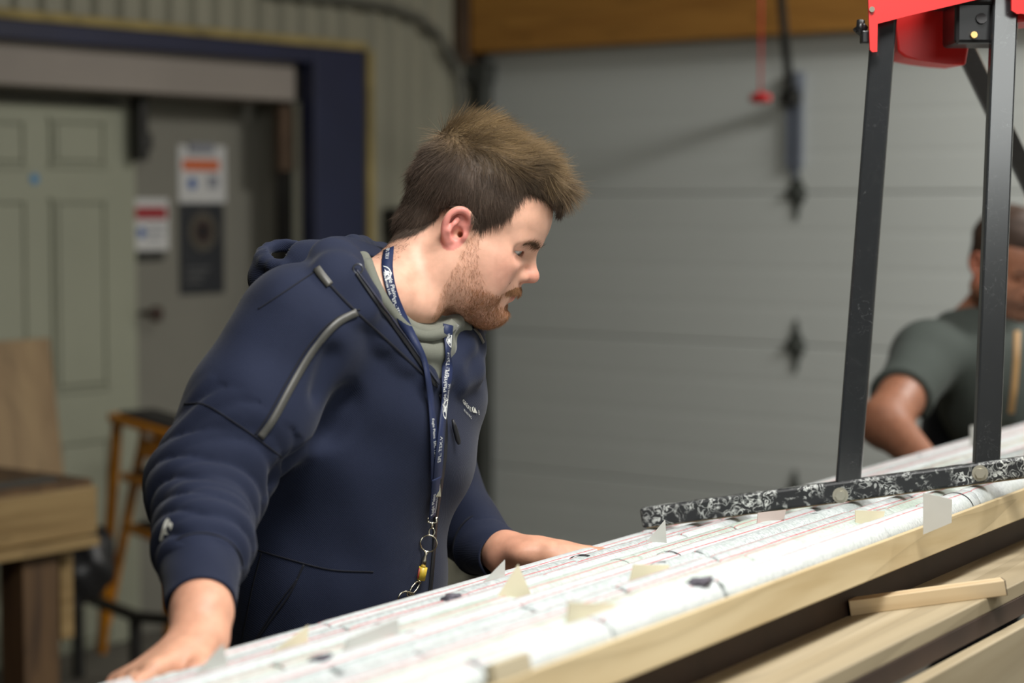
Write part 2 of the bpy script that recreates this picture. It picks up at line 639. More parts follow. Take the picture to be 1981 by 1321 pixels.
# red pull cord with its handle hanging in front of the door
pc = thing('pull_cord', gp(1471, 200, 0.8), 'red pull cord ending in a flat red handle before the garage door', 'pull cord')
hh = gp(1471, 190, 0.8)
m = MB(); m.tube([hh + UP * k for k in (0.0, 0.3, 0.7, 1.2)], 0.0035, 6); m.build('cord', M_red, pc)
m = MB()
m.tube([hh - B * 0.036, hh - B * 0.030, hh - B * 0.012, hh + B * 0.012, hh + B * 0.030, hh + B * 0.036], [0.006, 0.013, 0.016, 0.016, 0.013, 0.006], 10)
m.tube([hh + UP * 0.004, hh + UP * 0.022], [0.012, 0.006], 10)
m.build('handle', M_red, pc)
# brown header beam, wall behind, door track and the post in the corner
zb = seam[4] - 0.005
m = MB(); m.box(gl(2.0, 0.075, zb + 0.30), 2.0 - GS0 * 0.9, 0.045, 0.30, B, A, bevel=0.004); struct(m, 'trim_9', M_beam)
m = MB(); m.box(gl(3.0, -0.06, CEIL / 2), 3.2, 0.05, CEIL / 2, B, A); struct(m, 'wall_far', M_plain)
m = MB()
s_a, s_b = (gp(914, 300, 0.05) - C0).dot(B), (gp(948, 300, 0.05) - C0).dot(B)
m.box(gl((s_a + s_b) / 2, 0.02, 1.0), (s_b - s_a) / 2, 0.03, 1.0, B, A)
m.box(gl(s_b - 0.012, 0.07, 1.0), 0.012, 0.025, 1.0, B, A)
m.box(gl((s_a + s_b) / 2, 0.06, 2.01), (s_b - s_a) / 2 + 0.015, 0.03, 0.04, B, A, bevel=0.004)
struct(m, 'trim_10', M_track)
m = MB(); m.box(gl(s_a - 0.01, 0.09, 2.6), 0.045, 0.05, 0.55, B, A); struct(m, 'trim_11', M_brown)
# bent conduit coming down the corrugated wall
cd = MB()
pts = [wp(x, y, 0.06) for x, y in ((520, -18), (620, -6), (700, 4), (760, 14), (808, 32), (846, 64), (872, 104), (888, 146), (893, 190), (894, 260), (894, 420), (894, 700), (894, 1100))]
cd.tube(pts, 0.017, 10)
o = cd.build('electrical_conduit', mat('conduit_grey', srgb(96, 96, 88), 0.5, 0.15, metal=0.2))
tag(o, 'bent grey electrical conduit running down the corrugated wall', 'conduit')
# dark fitting on the corrugated wall behind the hooded man's neck
ob = MB()
c = wp(768, 430, 0.06)
ob.box(c, 0.035, 0.04, 0.055, A, B, bevel=0.008)
ob.box(c - UP * 0.09, 0.022, 0.025, 0.05, A, B, bevel=0.006)
o = ob.build('wall_switch_box', M_dark)
tag(o, 'small black switch box on the corrugated wall behind the man', 'switch box')

# ================================================================== bench, plywood, ladder, bag, black frame on the left
M_bench = wood('bench_timber', srgb(150, 126, 84), srgb(120, 96, 58), A, 16.0)
M_benchdk = wood('bench_leg_timber', srgb(98, 74, 48), srgb(64, 46, 30), UP, 16.0)
M_ply = wood('plywood_sheet', srgb(146, 122, 86), srgb(124, 100, 68), UP, 10.0)
BY = 5.0
BR = P(188, 938, BY)                     # right end of the bench front, top edge
bz = BR.z
bn = thing('workbench', (BR.x, BR.y, 0), 'rough timber workbench with thick front beam below the plywood sheet', 'workbench')
BL = 1.7


def bp(s, d, z):                         # s back towards the camera along the bench, d to the room
    return Vector((BR.x, BR.y, 0)) - A * s + B * d + UP * z


m = MB(); m.box(bp(BL / 2, -0.02, bz - 0.062), BL / 2, 0.02, 0.060, A, B, bevel=0.003); m.build('front_beam', M_bench, bn)
m = MB(); m.box(bp(BL / 2 + 0.02, 0.0, bz - 0.137), BL / 2, 0.03, 0.012, A, B, bevel=0.002); m.build('lower_rail', M_bench, bn)
m = MB(); m.box(bp(BL / 2, -0.34, bz + 0.005), BL / 2, 0.32, 0.010, A, B); m.build('worktop', M_benchdk, bn)
for s in (0.17, 1.55):
    for d in (-0.06, -0.6):
        m = MB(); m.box(bp(s, d, (bz - 0.14) / 2), 0.055, 0.045, (bz - 0.14) / 2, A, B, bevel=0.003); m.build('leg', M_benchdk, bn)
m = MB(); m.box(bp(0.06, -0.08, bz - 0.26), 0.02, 0.03, 0.13, A, B); m.build('brace', M_bench, bn)
m = MB(); m.box(bp(0.36, -0.12, (bz - 0.15) / 2), 0.12, 0.012, (bz - 0.15) / 2, A, B); m.build('side_board', mat('reddish_board', srgb(70, 40, 32), 0.7, 0.15), bn)
# sheet of plywood leaning behind the bench
pl = MB()
q0, q1 = P(132, 940, 5.75), P(96, 654, 5.9)
lean = (q1 - q0)
q = [q0 - UP * 0.1, q0 - UP * 0.1 - A * 0.95, q1 - A * 0.95, q1]
pl.prism(q, -B * 0.015)
o = pl.build('plywood_sheet', M_ply)
tag(o, 'tall tan plywood sheet leaning upright behind the workbench', 'plywood')
# odds and ends on the bench top
it = MB(); c = bp(0.80, -0.10, bz + 0.03); it.box(c, 0.10, 0.05, 0.014, A + B * 0.15, B - A * 0.15, bevel=0.003)
tag(it.build('offcut_block', mat('pale_offcut', srgb(206, 188, 150), 0.6, 0.08)), 'pale wooden offcut lying on the workbench at the left edge', 'wood block')
it = MB()
it.tube([bp(0.56, -0.08, bz + 0.028), bp(0.36, -0.10, bz + 0.028)], 0.012, 10)
it.tube([bp(0.36, -0.10, bz + 0.028), bp(0.30, -0.105, bz + 0.028)], 0.006, 10)
tag(it.build('chisel_handle', M_dark), 'dark round tool handle lying along the bench front', 'tool')
it = MB(); it.box(bp(0.20, -0.07, bz + 0.020), 0.11, 0.028, 0.006, A, B, bevel=0.002)
tag(it.build('flat_bar', mat('steel_flat', srgb(70, 68, 64), 0.5, 0.1, metal=0.4)), 'flat dark steel bar lying near the bench corner', 'bar')

# folded yellow step ladder
M_yel = mat('ladder_yellow', srgb(186, 120, 20), 0.45, 0.10, 6.0)
M_tread = mat('ladder_tread', srgb(36, 34, 32), 0.8, 0.2, 20.0)
LY = 6.05
ld = thing('step_ladder', P(270, 1330, LY), 'yellow step ladder with black treads behind the man\'s elbow', 'ladder')


def lad(name, a, b, w, h, mm=None, up=None):
    m = MB(); m.bar(a, b, w, h, up or A, 0.003); return m.build(name, mm or M_yel, ld)


T1, T2 = P(228, 800, LY + .05), P(345, 832, LY - .25)
lad('front_rail', T1, P(196, 1262, LY + .30), 0.030, 0.022)
lad('rear_rail', P(284, 815, LY - .02), P(206, 1205, LY + .32), 0.026, 0.02)
lad('front_rail', T2, P(322, 1372, LY - .1), 0.034, 0.024)
lad('rear_rail', P(362, 830, LY - .2), P(400, 1330, LY + .1), 0.03, 0.02)
for k, (a, b, dz) in enumerate((((226, 798), (352, 836), 0), ((252, 912), (352, 945), 0), ((262, 1012), (362, 1048), 0))):
    pa, pb = P(a[0], a[1], LY + .05), P(b[0], b[1], LY - .2)
    dv = (pb - pa).normalized()
    side = Vector((-dv.y, dv.x, 0)).normalized()
    if side.y < 0: side = -side
    m = MB(); m.box((pa + pb) / 2 + side * 0.05 - UP * 0.012, (pb - pa).length / 2, 0.085, 0.012, dv, side, dv.cross(side), bevel=0.004)
    st = m.build('step', M_yel, ld)
    m = MB(); m.box((pa + pb) / 2 + side * 0.05 + dv.cross(side) * 0.006, (pb - pa).length / 2 * 0.82, 0.062, 0.006, dv, side, dv.cross(side), bevel=0.003)
    m.build('tread', M_tread, st)
m = MB(); m.box(P(298, 860, LY - .1), 0.07, 0.008, 0.045, (P(352, 836, LY - .2) - P(226, 798, LY + .05)).normalized(), A, bevel=0.003); m.build('hinge_plate', M_yel, ld)
m = MB(); c = P(291, 842, LY - .13); m.tube([c, c - Vector((0.3, 1, 0)).normalized() * 0.012], 0.013, 12); m.build('rivet', mat('rivet_steel', srgb(190, 186, 176), 0.4, 0.05, metal=0.6), ld)
# low black frame beside the ladder
bf = thing('black_stand', P(285, 1330, 5.9), 'low black metal frame standing on the floor below the ladder', 'stand')
f0, f1 = P(262, 1192, 5.9), P(352, 1200, 5.7)
m = MB(); m.bar(f0, f1, 0.03, 0.03, UP, 0.004); m.build('top_bar', M_dark, bf)
for q, nm in ((f0, 'leg'), (f1, 'leg')):
    m = MB(); m.bar(q, Vector((q.x, q.y, 0.0)), 0.03, 0.03, A, 0.004); m.build(nm, M_dark, bf)
f2 = f0 + Vector((-0.25, 0.35, 0))
m = MB(); m.bar(f0, f2, 0.03, 0.03, UP, 0.004); m.build('side_bar', M_dark, bf)
m = MB(); m.bar(f2, Vector((f2.x, f2.y, 0)), 0.03, 0.03, A, 0.004); m.build('leg', M_dark, bf)

# ================================================================== tilted core logging table
TY = math.radians(32.7)
U = Vector((math.sin(TY), math.cos(TY), 0))        # along the core rows
N = Vector((math.cos(TY), -math.sin(TY), 0))       # towards the camera side of the table
TC, TS = math.cos(math.radians(10)), math.sin(math.radians(10))
N8, Z8 = -1.411, -0.48
TN = (N * TC + UP * TS)                            # across the rows, up the tilt
TH = (UP * TC - N * TS)                            # table normal


def T(u, t, h=0.0):
    return U * u + N * N8 + UP * (CAMZ + Z8) + TN * t + TH * h


def tp(px, py, h=0.0):
    q = hit_plane(px, py, T(0, 0, h), TH)
    return q


def tu(q):
    return q.dot(U)


ROWT = [0.438, 0.385, 0.332, 0.272, 0.219, 0.166, 0.106, 0.053, 0.0]    # row 0 is nearest the camera
CR = 0.0245
HB = -2 * CR - 0.0105                               # underside of a core box (h)
M_box = wood('core_box_pine', srgb(216, 198, 160), srgb(194, 172, 130), U, 22.0, 0.55)
M_boxin = wood('core_box_ply', srgb(196, 166, 118), srgb(168, 138, 92), U, 20.0, 0.6)
M_tply = wood('table_ply', srgb(178, 164, 136), srgb(158, 143, 114), U, 12.0, 0.6)
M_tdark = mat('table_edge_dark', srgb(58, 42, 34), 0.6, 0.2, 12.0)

# table
tb = thing('core_table', (T(2.9, 0.2, 0).x, T(2.9, 0.2, 0).y, 0), 'long tilted plywood table carrying the drill core boxes', 'table')
HT = HB - 0.050                                     # table surface (h)
t_edge, t_far = 0.575, -0.115
U0, U1 = 0.95, 5.0
m = MB(); m.box(T((U0 + U1) / 2, (t_edge + t_far) / 2, HT - 0.009), (U1 - U0) / 2, (t_edge - t_far) / 2, 0.009, U, TN, TH, bevel=0.0015); m.build('plywood_top', M_tply, tb)
m = MB(); m.box(T((U0 + U1) / 2, t_edge - 0.006, HT - 0.029), (U1 - U0) / 2, 0.008, 0.011, U, TN, TH); m.build('shaded_edge_strip', M_tdark, tb)  # dark colour stands in for the shade on the ply edge and gap
m = MB(); m.box(T((U0 + U1) / 2, t_edge + 0.012, HT - 0.105), (U1 - U0) / 2, 0.012, 0.060, U, TN, TH, bevel=0.002); m.build('apron_board', M_tply, tb)
m = MB(); m.box(T((U0 + U1) / 2, t_far + 0.02, HT - 0.06), (U1 - U0) / 2, 0.018, 0.042, U, TN, TH, bevel=0.002); m.build('apron_board', M_tply, tb)
for u in (1.2, 2.95, 4.75):
    for t in (-0.04, 0.50):
        q = T(u, t, HT - 0.03)
        m = MB(); m.box((q.x, q.y, q.z / 2), 0.04, 0.04, q.z / 2, U, N, bevel=0.003); m.build('leg', M_tply, tb)
# battens that lift the boxes off the table top
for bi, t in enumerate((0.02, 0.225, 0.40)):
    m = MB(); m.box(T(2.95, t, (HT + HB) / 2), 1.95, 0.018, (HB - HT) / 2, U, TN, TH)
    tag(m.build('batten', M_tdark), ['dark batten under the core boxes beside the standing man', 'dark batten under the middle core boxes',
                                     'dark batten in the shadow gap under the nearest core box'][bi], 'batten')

# core boxes: two sets end to end, three boxes of three rows each
BOXN = ['core box nearest the camera', 'middle core box', 'core box beside the man']
SETS = [(1.02, 2.985, 'long pale wooden '), (2.995, 4.78, 'farther pale wooden ')]
SETW = ['its front end filling the foreground', 'lying beyond the black foot bar']
for si, (ua, ub, pre) in enumerate(SETS):
    for bi in range(3):
        rows = ROWT[bi * 3:bi * 3 + 3]
        tl, th_ = rows[2] - CR - 0.0035, rows[0] + CR + 0.0035
        um = (ua + ub) / 2
        bx = thing('core_box', T(um, rows[1], HB), pre + BOXN[bi] + ' ' + SETW[si], 'core box', 'wooden core boxes')
        m = MB(); m.box(T(um, (tl + th_) / 2, HB + 0.0045), (ub - ua) / 2, (th_ - tl) / 2, 0.0045, U, TN, TH); m.build('bottom', M_boxin, bx)
        rh = 0.040 if bi == 0 else 0.034
        wl_ = 0.0095 if bi == 0 else 0.0025
        m = MB(); m.box(T(um, th_ + wl_ / 2, HB + rh / 2 - 0.002), (ub - ua) / 2, wl_ / 2, rh / 2, U, TN, TH, bevel=0.0012); m.build('side_rail', M_box, bx)
        rh2 = 0.034 if si == 0 else 0.050 if bi == 2 else 0.034
        m = MB(); m.box(T(um, tl - 0.002, HB + rh2 / 2 - 0.002), (ub - ua) / 2, 0.002 if bi < 2 else 0.004, rh2 / 2, U, TN, TH, bevel=0.0008); m.build('side_rail', M_box, bx)
        for d in (0, 1):
            tt = (rows[d] + rows[d + 1]) / 2
            m = MB(); m.box(T(um, tt, HB + 0.018), (ub - ua) / 2 - 0.006, 0.0016, 0.010, U, TN, TH); m.build('divider', M_boxin, bx)
        for e in (ua, ub):
            m = MB(); m.box(T(e, (tl + th_) / 2, HB + 0.016), 0.004, (th_ - tl) / 2, 0.016, U, TN, TH); m.build('end_board', M_box, bx)


# drill core
def core_mat(name, base, dark, green):
    Tn = NT(name)
    tc = Tn.n('ShaderNodeTexCoord')
    sx = Tn.n('ShaderNodeSeparateXYZ')
    Tn.l(tc.outputs['Object'], sx.inputs[0])
    oi = Tn.n('ShaderNodeObjectInfo')
    mp = Tn.n('ShaderNodeMapping')
    mp.inputs['Scale'].default_value = (1.0, 0.30, 0.55)
    mp.inputs['Rotation'].default_value = (0.2, 0.0, 0.45)
    off = Tn.n('ShaderNodeCombineXYZ')
    Tn.l(Tn.math('MULTIPLY', oi.outputs['Random'], 37.0), off.inputs[0])
    Tn.l(Tn.math('MULTIPLY', oi.outputs['Random'], 11.0), off.inputs[1])
    ad = Tn.n('ShaderNodeVectorMath', operation='ADD')
    Tn.l(tc.outputs['Object'], ad.inputs[0]); Tn.l(off.outputs[0], ad.inputs[1])
    Tn.l(ad.outputs[0], mp.inputs[0])
    n1 = Tn.n('ShaderNodeTexNoise'); n1.inputs['Scale'].default_value = 420; n1.inputs['Detail'].default_value = 3
    Tn.l(mp.outputs[0], n1.inputs['Vector'])
    n2 = Tn.n('ShaderNodeTexNoise'); n2.inputs['Scale'].default_value = 26; n2.inputs['Detail'].default_value = 4
    Tn.l(mp.outputs[0], n2.inputs['Vector'])
    r1 = Tn.ramp([(0.35, dark), (0.6, base)]); Tn.l(n1.outputs[0], r1.inputs[0])
    r2 = Tn.ramp([(0.42, (0, 0, 0)), (0.68, (1, 1, 1))]); Tn.l(n2.outputs[0], r2.inputs[0])
    c = Tn.mixc(Tn.math('MULTIPLY', r2.outputs[0], 0.5), r1.outputs[0], green)
    # two red crayon lines drawn along the core
    ang = Tn.math('ARCTAN2', sx.outputs[1], sx.outputs[2])
    nw = Tn.n('ShaderNodeTexNoise'); nw.inputs['Scale'].default_value = 9
    Tn.l(ad.outputs[0], nw.inputs['Vector'])
    wob = Tn.math('MULTIPLY', Tn.math('SUBTRACT', nw.outputs[0], 0.5), 0.12)
    up = Tn.math('GREATER_THAN', sx.outputs[2], 0.0)
    nf = Tn.n('ShaderNodeTexNoise'); nf.inputs['Scale'].default_value = 150
    Tn.l(ad.outputs[0], nf.inputs['Vector'])
    fade = Tn.math('MULTIPLY_ADD', nf.outputs[0], 0.9, 0.35)
    for a0, st in ((-0.28, 0.92), (0.36, 0.80)):
        dist = Tn.math('ABSOLUTE', Tn.math('SUBTRACT', Tn.math('ADD', ang, wob), a0))
        msk = Tn.math('MULTIPLY', Tn.math('LESS_THAN', dist, 0.042), up)
        msk = Tn.math('MULTIPLY', msk, Tn.math('MINIMUM', Tn.math('MULTIPLY', fade, st), 1.0))
        c = Tn.mixc(msk, c, srgb(196, 62, 72))
    Tn.l(c, Tn.b.inputs['Base Color'])
    Tn.b.inputs['Roughness'].default_value = 0.55
    Tn.bump(n1.outputs[0], 0.25, 0.0006)
    return Tn.m


M_core = [core_mat('core_pale_grey', srgb(214, 219, 220), srgb(182, 189, 190), srgb(190, 199, 194)),
          core_mat('core_banded_grey', srgb(206, 212, 212), srgb(156, 165, 166), srgb(172, 183, 178)),
          core_mat('core_greenish', srgb(204, 212, 206), srgb(170, 181, 174), srgb(164, 184, 164))]
ORD = ['first', 'second', 'third', 'fourth', 'fifth', 'sixth', 'seventh', 'eighth', 'ninth', 'tenth', 'eleventh', 'twelfth']
rng = random.Random(11)


def core_piece(L, seed):
    r = random.Random(seed)
    m = MB()
    nseg = 40
    xs = [-L / 2, -L / 2 + 0.0015, -L / 2 + 0.012]
    k = max(2, int(L / 0.06))
    xs += [-L / 2 + 0.012 + (L - 0.024) * (i + 1) / k for i in range(k - 1)]
    xs += [L / 2 - 0.012, L / 2 - 0.0015, L / 2]
    ta, tb_ = [(r.uniform(-0.25, 0.25), r.uniform(-0.22, 0.22)) for _ in (0, 1)]
    rings = []
    ph = r.uniform(0, 6)
    for i, x in enumerate(xs):
        rr = CR - (0.0022 if i in (0, len(xs) - 1) else 0.0007 if i in (1, len(xs) - 2) else 0)
        ring = []
        for j in range(nseg):
            a = 2 * math.pi * j / nseg
            y, z = rr * math.sin(a), rr * math.cos(a)
            w = 1.0 if i <= 2 else 0.0
            w2 = 1.0 if i >= len(xs) - 3 else 0.0
            jag = 0.0012 * math.sin(5 * a + ph) + 0.0009 * math.sin(9 * a + 2 * ph)
            dx = w * (ta[0] * y + ta[1] * z + jag) + w2 * (tb_[0] * y + tb_[1] * z + jag)
            ring.append(m.bm.verts.new((x + dx, y, z)))
        rings.append(ring)
    for i in range(len(xs) - 1):
        for j in range(nseg):
            f = m.bm.faces.new([rings[i][j], rings[i][(j + 1) % nseg], rings[i + 1][(j + 1) % nseg], rings[i + 1][j]])
            f.smooth = True
    for ring, sg in ((rings[0], -1), (rings[-1], 1)):
        c = m.bm.verts.new(sum((v.co for v in ring), Vector()) / nseg + Vector((sg * r.uniform(-0.003, 0.002), 0, 0)))
        mid = [m.bm.verts.new(v.co.lerp(c.co, 0.5) + Vector((r.uniform(-0.0015, 0.0015), 0, 0))) for v in ring]
        for j in range(nseg):
            m.bm.faces.new([ring[j], ring[(j + 1) % nseg], mid[(j + 1) % nseg], mid[j]])
            m.bm.faces.new([mid[j], mid[(j + 1) % nseg], c])
    return m


ROW_ROT = [0.10, -0.12, 0.28, -0.55, 0.30, 0.05, -0.2, 0.25, 0.1]
CORES = {}
for si, (ua, ub, _) in enumerate(SETS):
    for ri, t in enumerate(ROWT):
        u = ua + 0.012 + (0.0 if si else rng.uniform(0, 0.02))
        if si == 0: u = max(u, 1.12)
        n = 0
        mi = [0, 2, 1, 1, 0, 2, 0, 1, 0][ri]
        while u < ub - 0.06:
            L = rng.uniform(0.16, 0.46)
            if u + L > ub - 0.012 or ub - (u + L) < 0.09: L = ub - 0.010 - u
            m = core_piece(L, ri * 100 + n + si * 1000)
            q = T(u + L / 2, t + rng.uniform(-0.0008, 0.0008), -CR + rng.uniform(-0.001, 0.0006))
            side = 'before' if si == 0 else 'beyond'
            lab = 'drill core, %s row from the front, %s piece from left, %s the foot bar' % (ORD[ri], ORD[n], side)
            o = m.build('drill_core', M_core[mi])
            o.matrix_world = frame_m(q, U, TN, TH) @ Matrix.Rotation(-(ROW_ROT[ri] + rng.uniform(-0.05, 0.05)), 4, 'X')
            tag(o, lab, 'drill core', 'drill core pieces in the boxes')
            CORES.setdefault((si, ri), []).append((u, u + L, o))
            u += L + rng.uniform(0.0008, 0.0035)
            n += 1

# black pen rings drawn on the core
M_ink = mat('black_ink', srgb(26, 26, 34), 0.5, 0.1)


def pen_arc(px, py, ri, a0, a1, w=0.0022, skew=0.0, wob=0.0012):
    q = tp(px, py, 0.0)
    u = tu(q)
    t = ROWT[ri]
    own = None
    for si in (0, 1):
        for (x0, x1, o) in CORES[(si, ri)]:
            if x0 <= u <= x1: own = o
    pts, sd = [], []
    for k in range(25):
        a = a0 + (a1 - a0) * k / 24
        off = skew * math.sin(a) + wob * math.sin(3.1 * a + px)
        rr = CR + 0.0004
        pts.append(T(u + off, t + rr * math.sin(a), -CR + rr * math.cos(a)))
        sd.append(U)
    m = MB()
    m.ribbon(pts, sd, [w * (0.6 + 0.4 * math.sin(math.pi * k / 24)) for k in range(25)], 0.0004)
    o = m.build('pen_mark', M_ink)
    if own is not None:
        o.parent = own
        o.matrix_parent_inverse = own.matrix_world.inverted()
        o['label'] = 'black pen ring drawn round the core'
    else:
        tag(o, 'black pen ring drawn on grey core', 'pen mark')


pen_arc(1880, 950, 0, -0.55, 1.45, 0.0028, 0.012)
pen_arc(1148, 1071, 7, -0.55, 0.5, 0.011, 0.010, 0.003)
pen_arc(1278, 1068, 4, -0.5, 0.8, 0.003, 0.010)
pen_arc(1172, 1084, 5, -0.2, 0.8, 0.0025, 0.008)
pen_arc(1240, 1090, 3, -0.6, 0.3, 0.004, 0.010)
pen_arc(1020, 1106, 7, -0.4, 0.5, 0.005, 0.010)
pen_arc(1570, 994, 3, -0.05, 0.25, 0.004, 0.02)


# small tags and blocks stuck between the cores
def plate(name, poly, base, yaw, mm, label, th=0.0014, t=None, cat='tag'):
    """thin standing plate whose outline passes through the frame points poly; base = (px,py,h) fixes its place on the table"""
    q = tp(base[0], base[1], base[2])
    d = U * math.cos(yaw) + N * math.sin(yaw)
    nr = d.cross(UP).normalized()
    if nr.y > 0: nr = -nr
    pts = [hit_plane(x, y, q, nr) for x, y in poly]
    m = MB()
    m.prism(pts, -nr * th)
    o = m.build(name, mm)
    return tag(o, label, cat, 'core run tags')


M_tgrey = mat('tag_grey', srgb(206, 206, 200), 0.45, 0.05, 20.0)
M_tcream = mat('tag_cream', srgb(236, 226, 196), 0.5, 0.05, 20.0)
M_tpink = mat('tag_pinkish', srgb(214, 198, 190), 0.5, 0.05, 20.0)
M_tblk = wood('tag_block_wood', srgb(204, 192, 164), srgb(186, 170, 140), U, 20.0)
plate('core_tag', [(1786, 953), (1842, 966), (1841, 1011), (1786, 1034)], (1812, 1018, -0.020), math.radians(62), M_tgrey, 'square light grey tag standing between the nearest core and the rail')
plate('core_tag', [(1655, 987), (1712, 989), (1708, 1010), (1656, 1024)], (1672, 1004, -0.002), math.radians(25), M_tcream, 'cream tag with a straight top edge, left of the square grey tag')
plate('core_tag', [(1467, 992), (1521, 986), (1517, 1004), (1464, 1022)], (1490, 1008, -0.001), math.radians(20), M_tpink, 'pinkish tag just below the long black foot bar')
plate('core_tag', [(1287, 1006), (1290, 1052), (1240, 1062)], (1272, 1046, -0.001), math.radians(28), M_tgrey, 'pointed white tag just below the left tip of the foot bar')
plate('core_tag', [(1226, 1092), (1296, 1093), (1286, 1118), (1216, 1134)], (1248, 1110, -0.002), math.radians(22), M_tcream, 'cream tag lying low between cores in the middle of the table')
plate('core_tag', [(1003, 1092), (1028, 1150), (950, 1174)], (992, 1148, -0.001), math.radians(28), M_tcream, 'tall cream pointed tag near the man\'s far hand')
plate('core_tag', [(977, 1083), (977, 1122), (922, 1140)], (956, 1120, -0.001), math.radians(28), M_tgrey, 'grey pointed tag beside the far forearm, left of the cream one')
plate('core_tag', [(597, 1210), (595, 1246), (515, 1270)], (562, 1246, -0.001), math.radians(24), M_tcream, 'blurred cream pointed tag in front of the hoodie pocket')
plate('core_tag', [(432, 1246), (444, 1300), (366, 1316)], (414, 1294, -0.001), math.radians(26), M_tgrey, 'blurred grey pointed tag beside the near hand')
plate('core_tag', [(770, 1196), (774, 1226), (664, 1262), (672, 1236)], (722, 1240, -0.001), math.radians(18), M_tgrey, 'blurred wide grey tag below the key rings')
plate('core_tag', [(1100, 1164), (1192, 1168), (1184, 1190), (1096, 1206)], (1146, 1186, -0.001), math.radians(18), M_tcream, 'faint cream tag low among the blurred front cores')
q = tp(958, 1309, -0.020)
m = MB(); m.box(T(tu(q), 0.4695, -0.030), 0.030, 0.0045, 0.026, U + TN * 0.0, TN, TH, bevel=0.001)
tag(m.build('depth_block', M_tblk), 'blurred beige depth block at the bottom edge against the front rail', 'block')
# dark broken rock chips between the rows
M_rock = mat('purple_rock', srgb(88, 84, 94), 0.7, 0.35, 120.0, bump=0.5, bscale=300)


def chip(px, py, s, label, seed):
    r = random.Random(seed)
    q = tp(px, py, 0.0)
    m = MB()
    bmesh.ops.create_icosphere(m.bm, subdivisions=3, radius=1.0)
    for v in m.bm.verts:
        d = v.co.normalized()
        k = 1 + 0.22 * math.sin(3 * d.x + seed) * math.cos(4 * d.y + seed) + 0.12 * math.sin(9 * d.z + 5 * d.x)
        v.co = U * (d.x * s * 1.5 * k) + TN * (d.y * s * 0.9 * k) + TH * (d.z * s * 0.40 * k)
    o = m.build('rock_chip', M_rock)
    o.location = q - TH * (s * 0.10)
    tag(o, label, 'rock chip', 'broken rock chips')


chip(872, 1154, 0.011, 'small dark rock chip in front of the key rings', 1)
chip(1352, 1124, 0.013, 'dark purple rock chip near the middle of the front rows', 2)
chip(622, 1272, 0.010, 'blurred dark rock chip right of the near hand', 3)

# loose stick lying on the table in front of the boxes
nrmT = TH


def onT(px, py):
    return hit_plane(px, py, T(0, 0, HT), TH)


e0, e1 = onT(1646, 1192), onT(1948, 1152)
sd = (e1 - e0).normalized()
sn = TH.cross(sd).normalized()
if sn.y < 0: sn = -sn
m = MB()
m.box((e0 + e1) / 2 + sn * 0.019 + TH * 0.0095, (e1 - e0).length / 2, 0.019, 0.0095, sd, sn, TH, bevel=0.001)
stk = m.build('wooden_stick', wood('stick_wood', srgb(206, 184, 148), srgb(182, 156, 118), sd, 20.0))
tag(stk, 'short pale wooden stick lying on the plywood in front of the boxes', 'stick')
m = MB()
m.box(e1 + sn * 0.019 + TH * 0.0095 + sd * 0.0004, 0.0006, 0.0186, 0.0092, sd, sn, TH)
o = m.build('dark_end', M_tdark, stk)  # dark plate over the sawn end of the stick

# ================================================================== red machine on black legs standing across the boxes
def black_scratched(name, amount, scale):
    Tn = NT(name)
    tc = Tn.n('ShaderNodeTexCoord')
    nz = Tn.n('ShaderNodeTexNoise'); nz.inputs['Scale'].default_value = scale; nz.inputs['Detail'].default_value = 5; nz.inputs['Distortion'].default_value = 1.6
    Tn.l(tc.outputs['Object'], nz.inputs['Vector'])
    band = Tn.math('ABSOLUTE', Tn.math('SUBTRACT', nz.outputs[0], 0.5))
    line = Tn.math('LESS_THAN', band, 0.018 * amount)
    n2 = Tn.n('ShaderNodeTexNoise'); n2.inputs['Scale'].default_value = scale * 0.4; n2.inputs['Detail'].default_value = 3
    Tn.l(tc.outputs['Object'], n2.inputs['Vector'])
    r2 = Tn.ramp([(0.42, (0, 0, 0)), (0.60, (1, 1, 1))]); Tn.l(n2.outputs[0], r2.inputs[0])
    n3 = Tn.n('ShaderNodeTexNoise'); n3.inputs['Scale'].default_value = scale * 1.7; n3.inputs['Detail'].default_value = 6
    Tn.l(tc.outputs['Object'], n3.inputs['Vector'])
    r3 = Tn.ramp([(0.58, (0, 0, 0)), (0.74, (1, 1, 1))]); Tn.l(n3.outputs[0], r3.inputs[0])
    msk = Tn.math('MINIMUM', Tn.math('ADD', Tn.math('MULTIPLY', line, r2.outputs[0]), Tn.math('MULTIPLY', r3.outputs[0], 0.5 * amount)), 1.0)
    c = Tn.mixc(msk, srgb(40, 42, 44), srgb(206, 210, 206))
    Tn.l(c, Tn.b.inputs['Base Color'])
    Tn.b.inputs['Roughness'].default_value = 0.42
    return Tn.m


M_bar = black_scratched('scratched_black_paint', 1.7, 62.0)
M_leg = black_scratched('black_leg_paint', 0.015, 40.0)
M_leg.node_tree.nodes['Principled BSDF'].inputs['Roughness'].default_value = 0.20
M_leg.node_tree.nodes['Principled BSDF'].inputs['Specular IOR Level'].default_value = 1.0
M_mred = mat('machine_red_paint', srgb(226, 42, 40), 0.42, 0.04, 6.0)
M_mblack = mat('motor_black', srgb(22, 22, 24), 0.35, 0.1, 12.0)
M_steel = mat('bolt_steel', srgb(196, 192, 176), 0.35, 0.1, metal=0.7)
M_brass = mat('brass_bolt', srgb(226, 186, 120), 0.3, 0.05, metal=0.8)
M_rust = mat('bare_underside', srgb(150, 128, 92), 0.6, 0.15, 12.0)

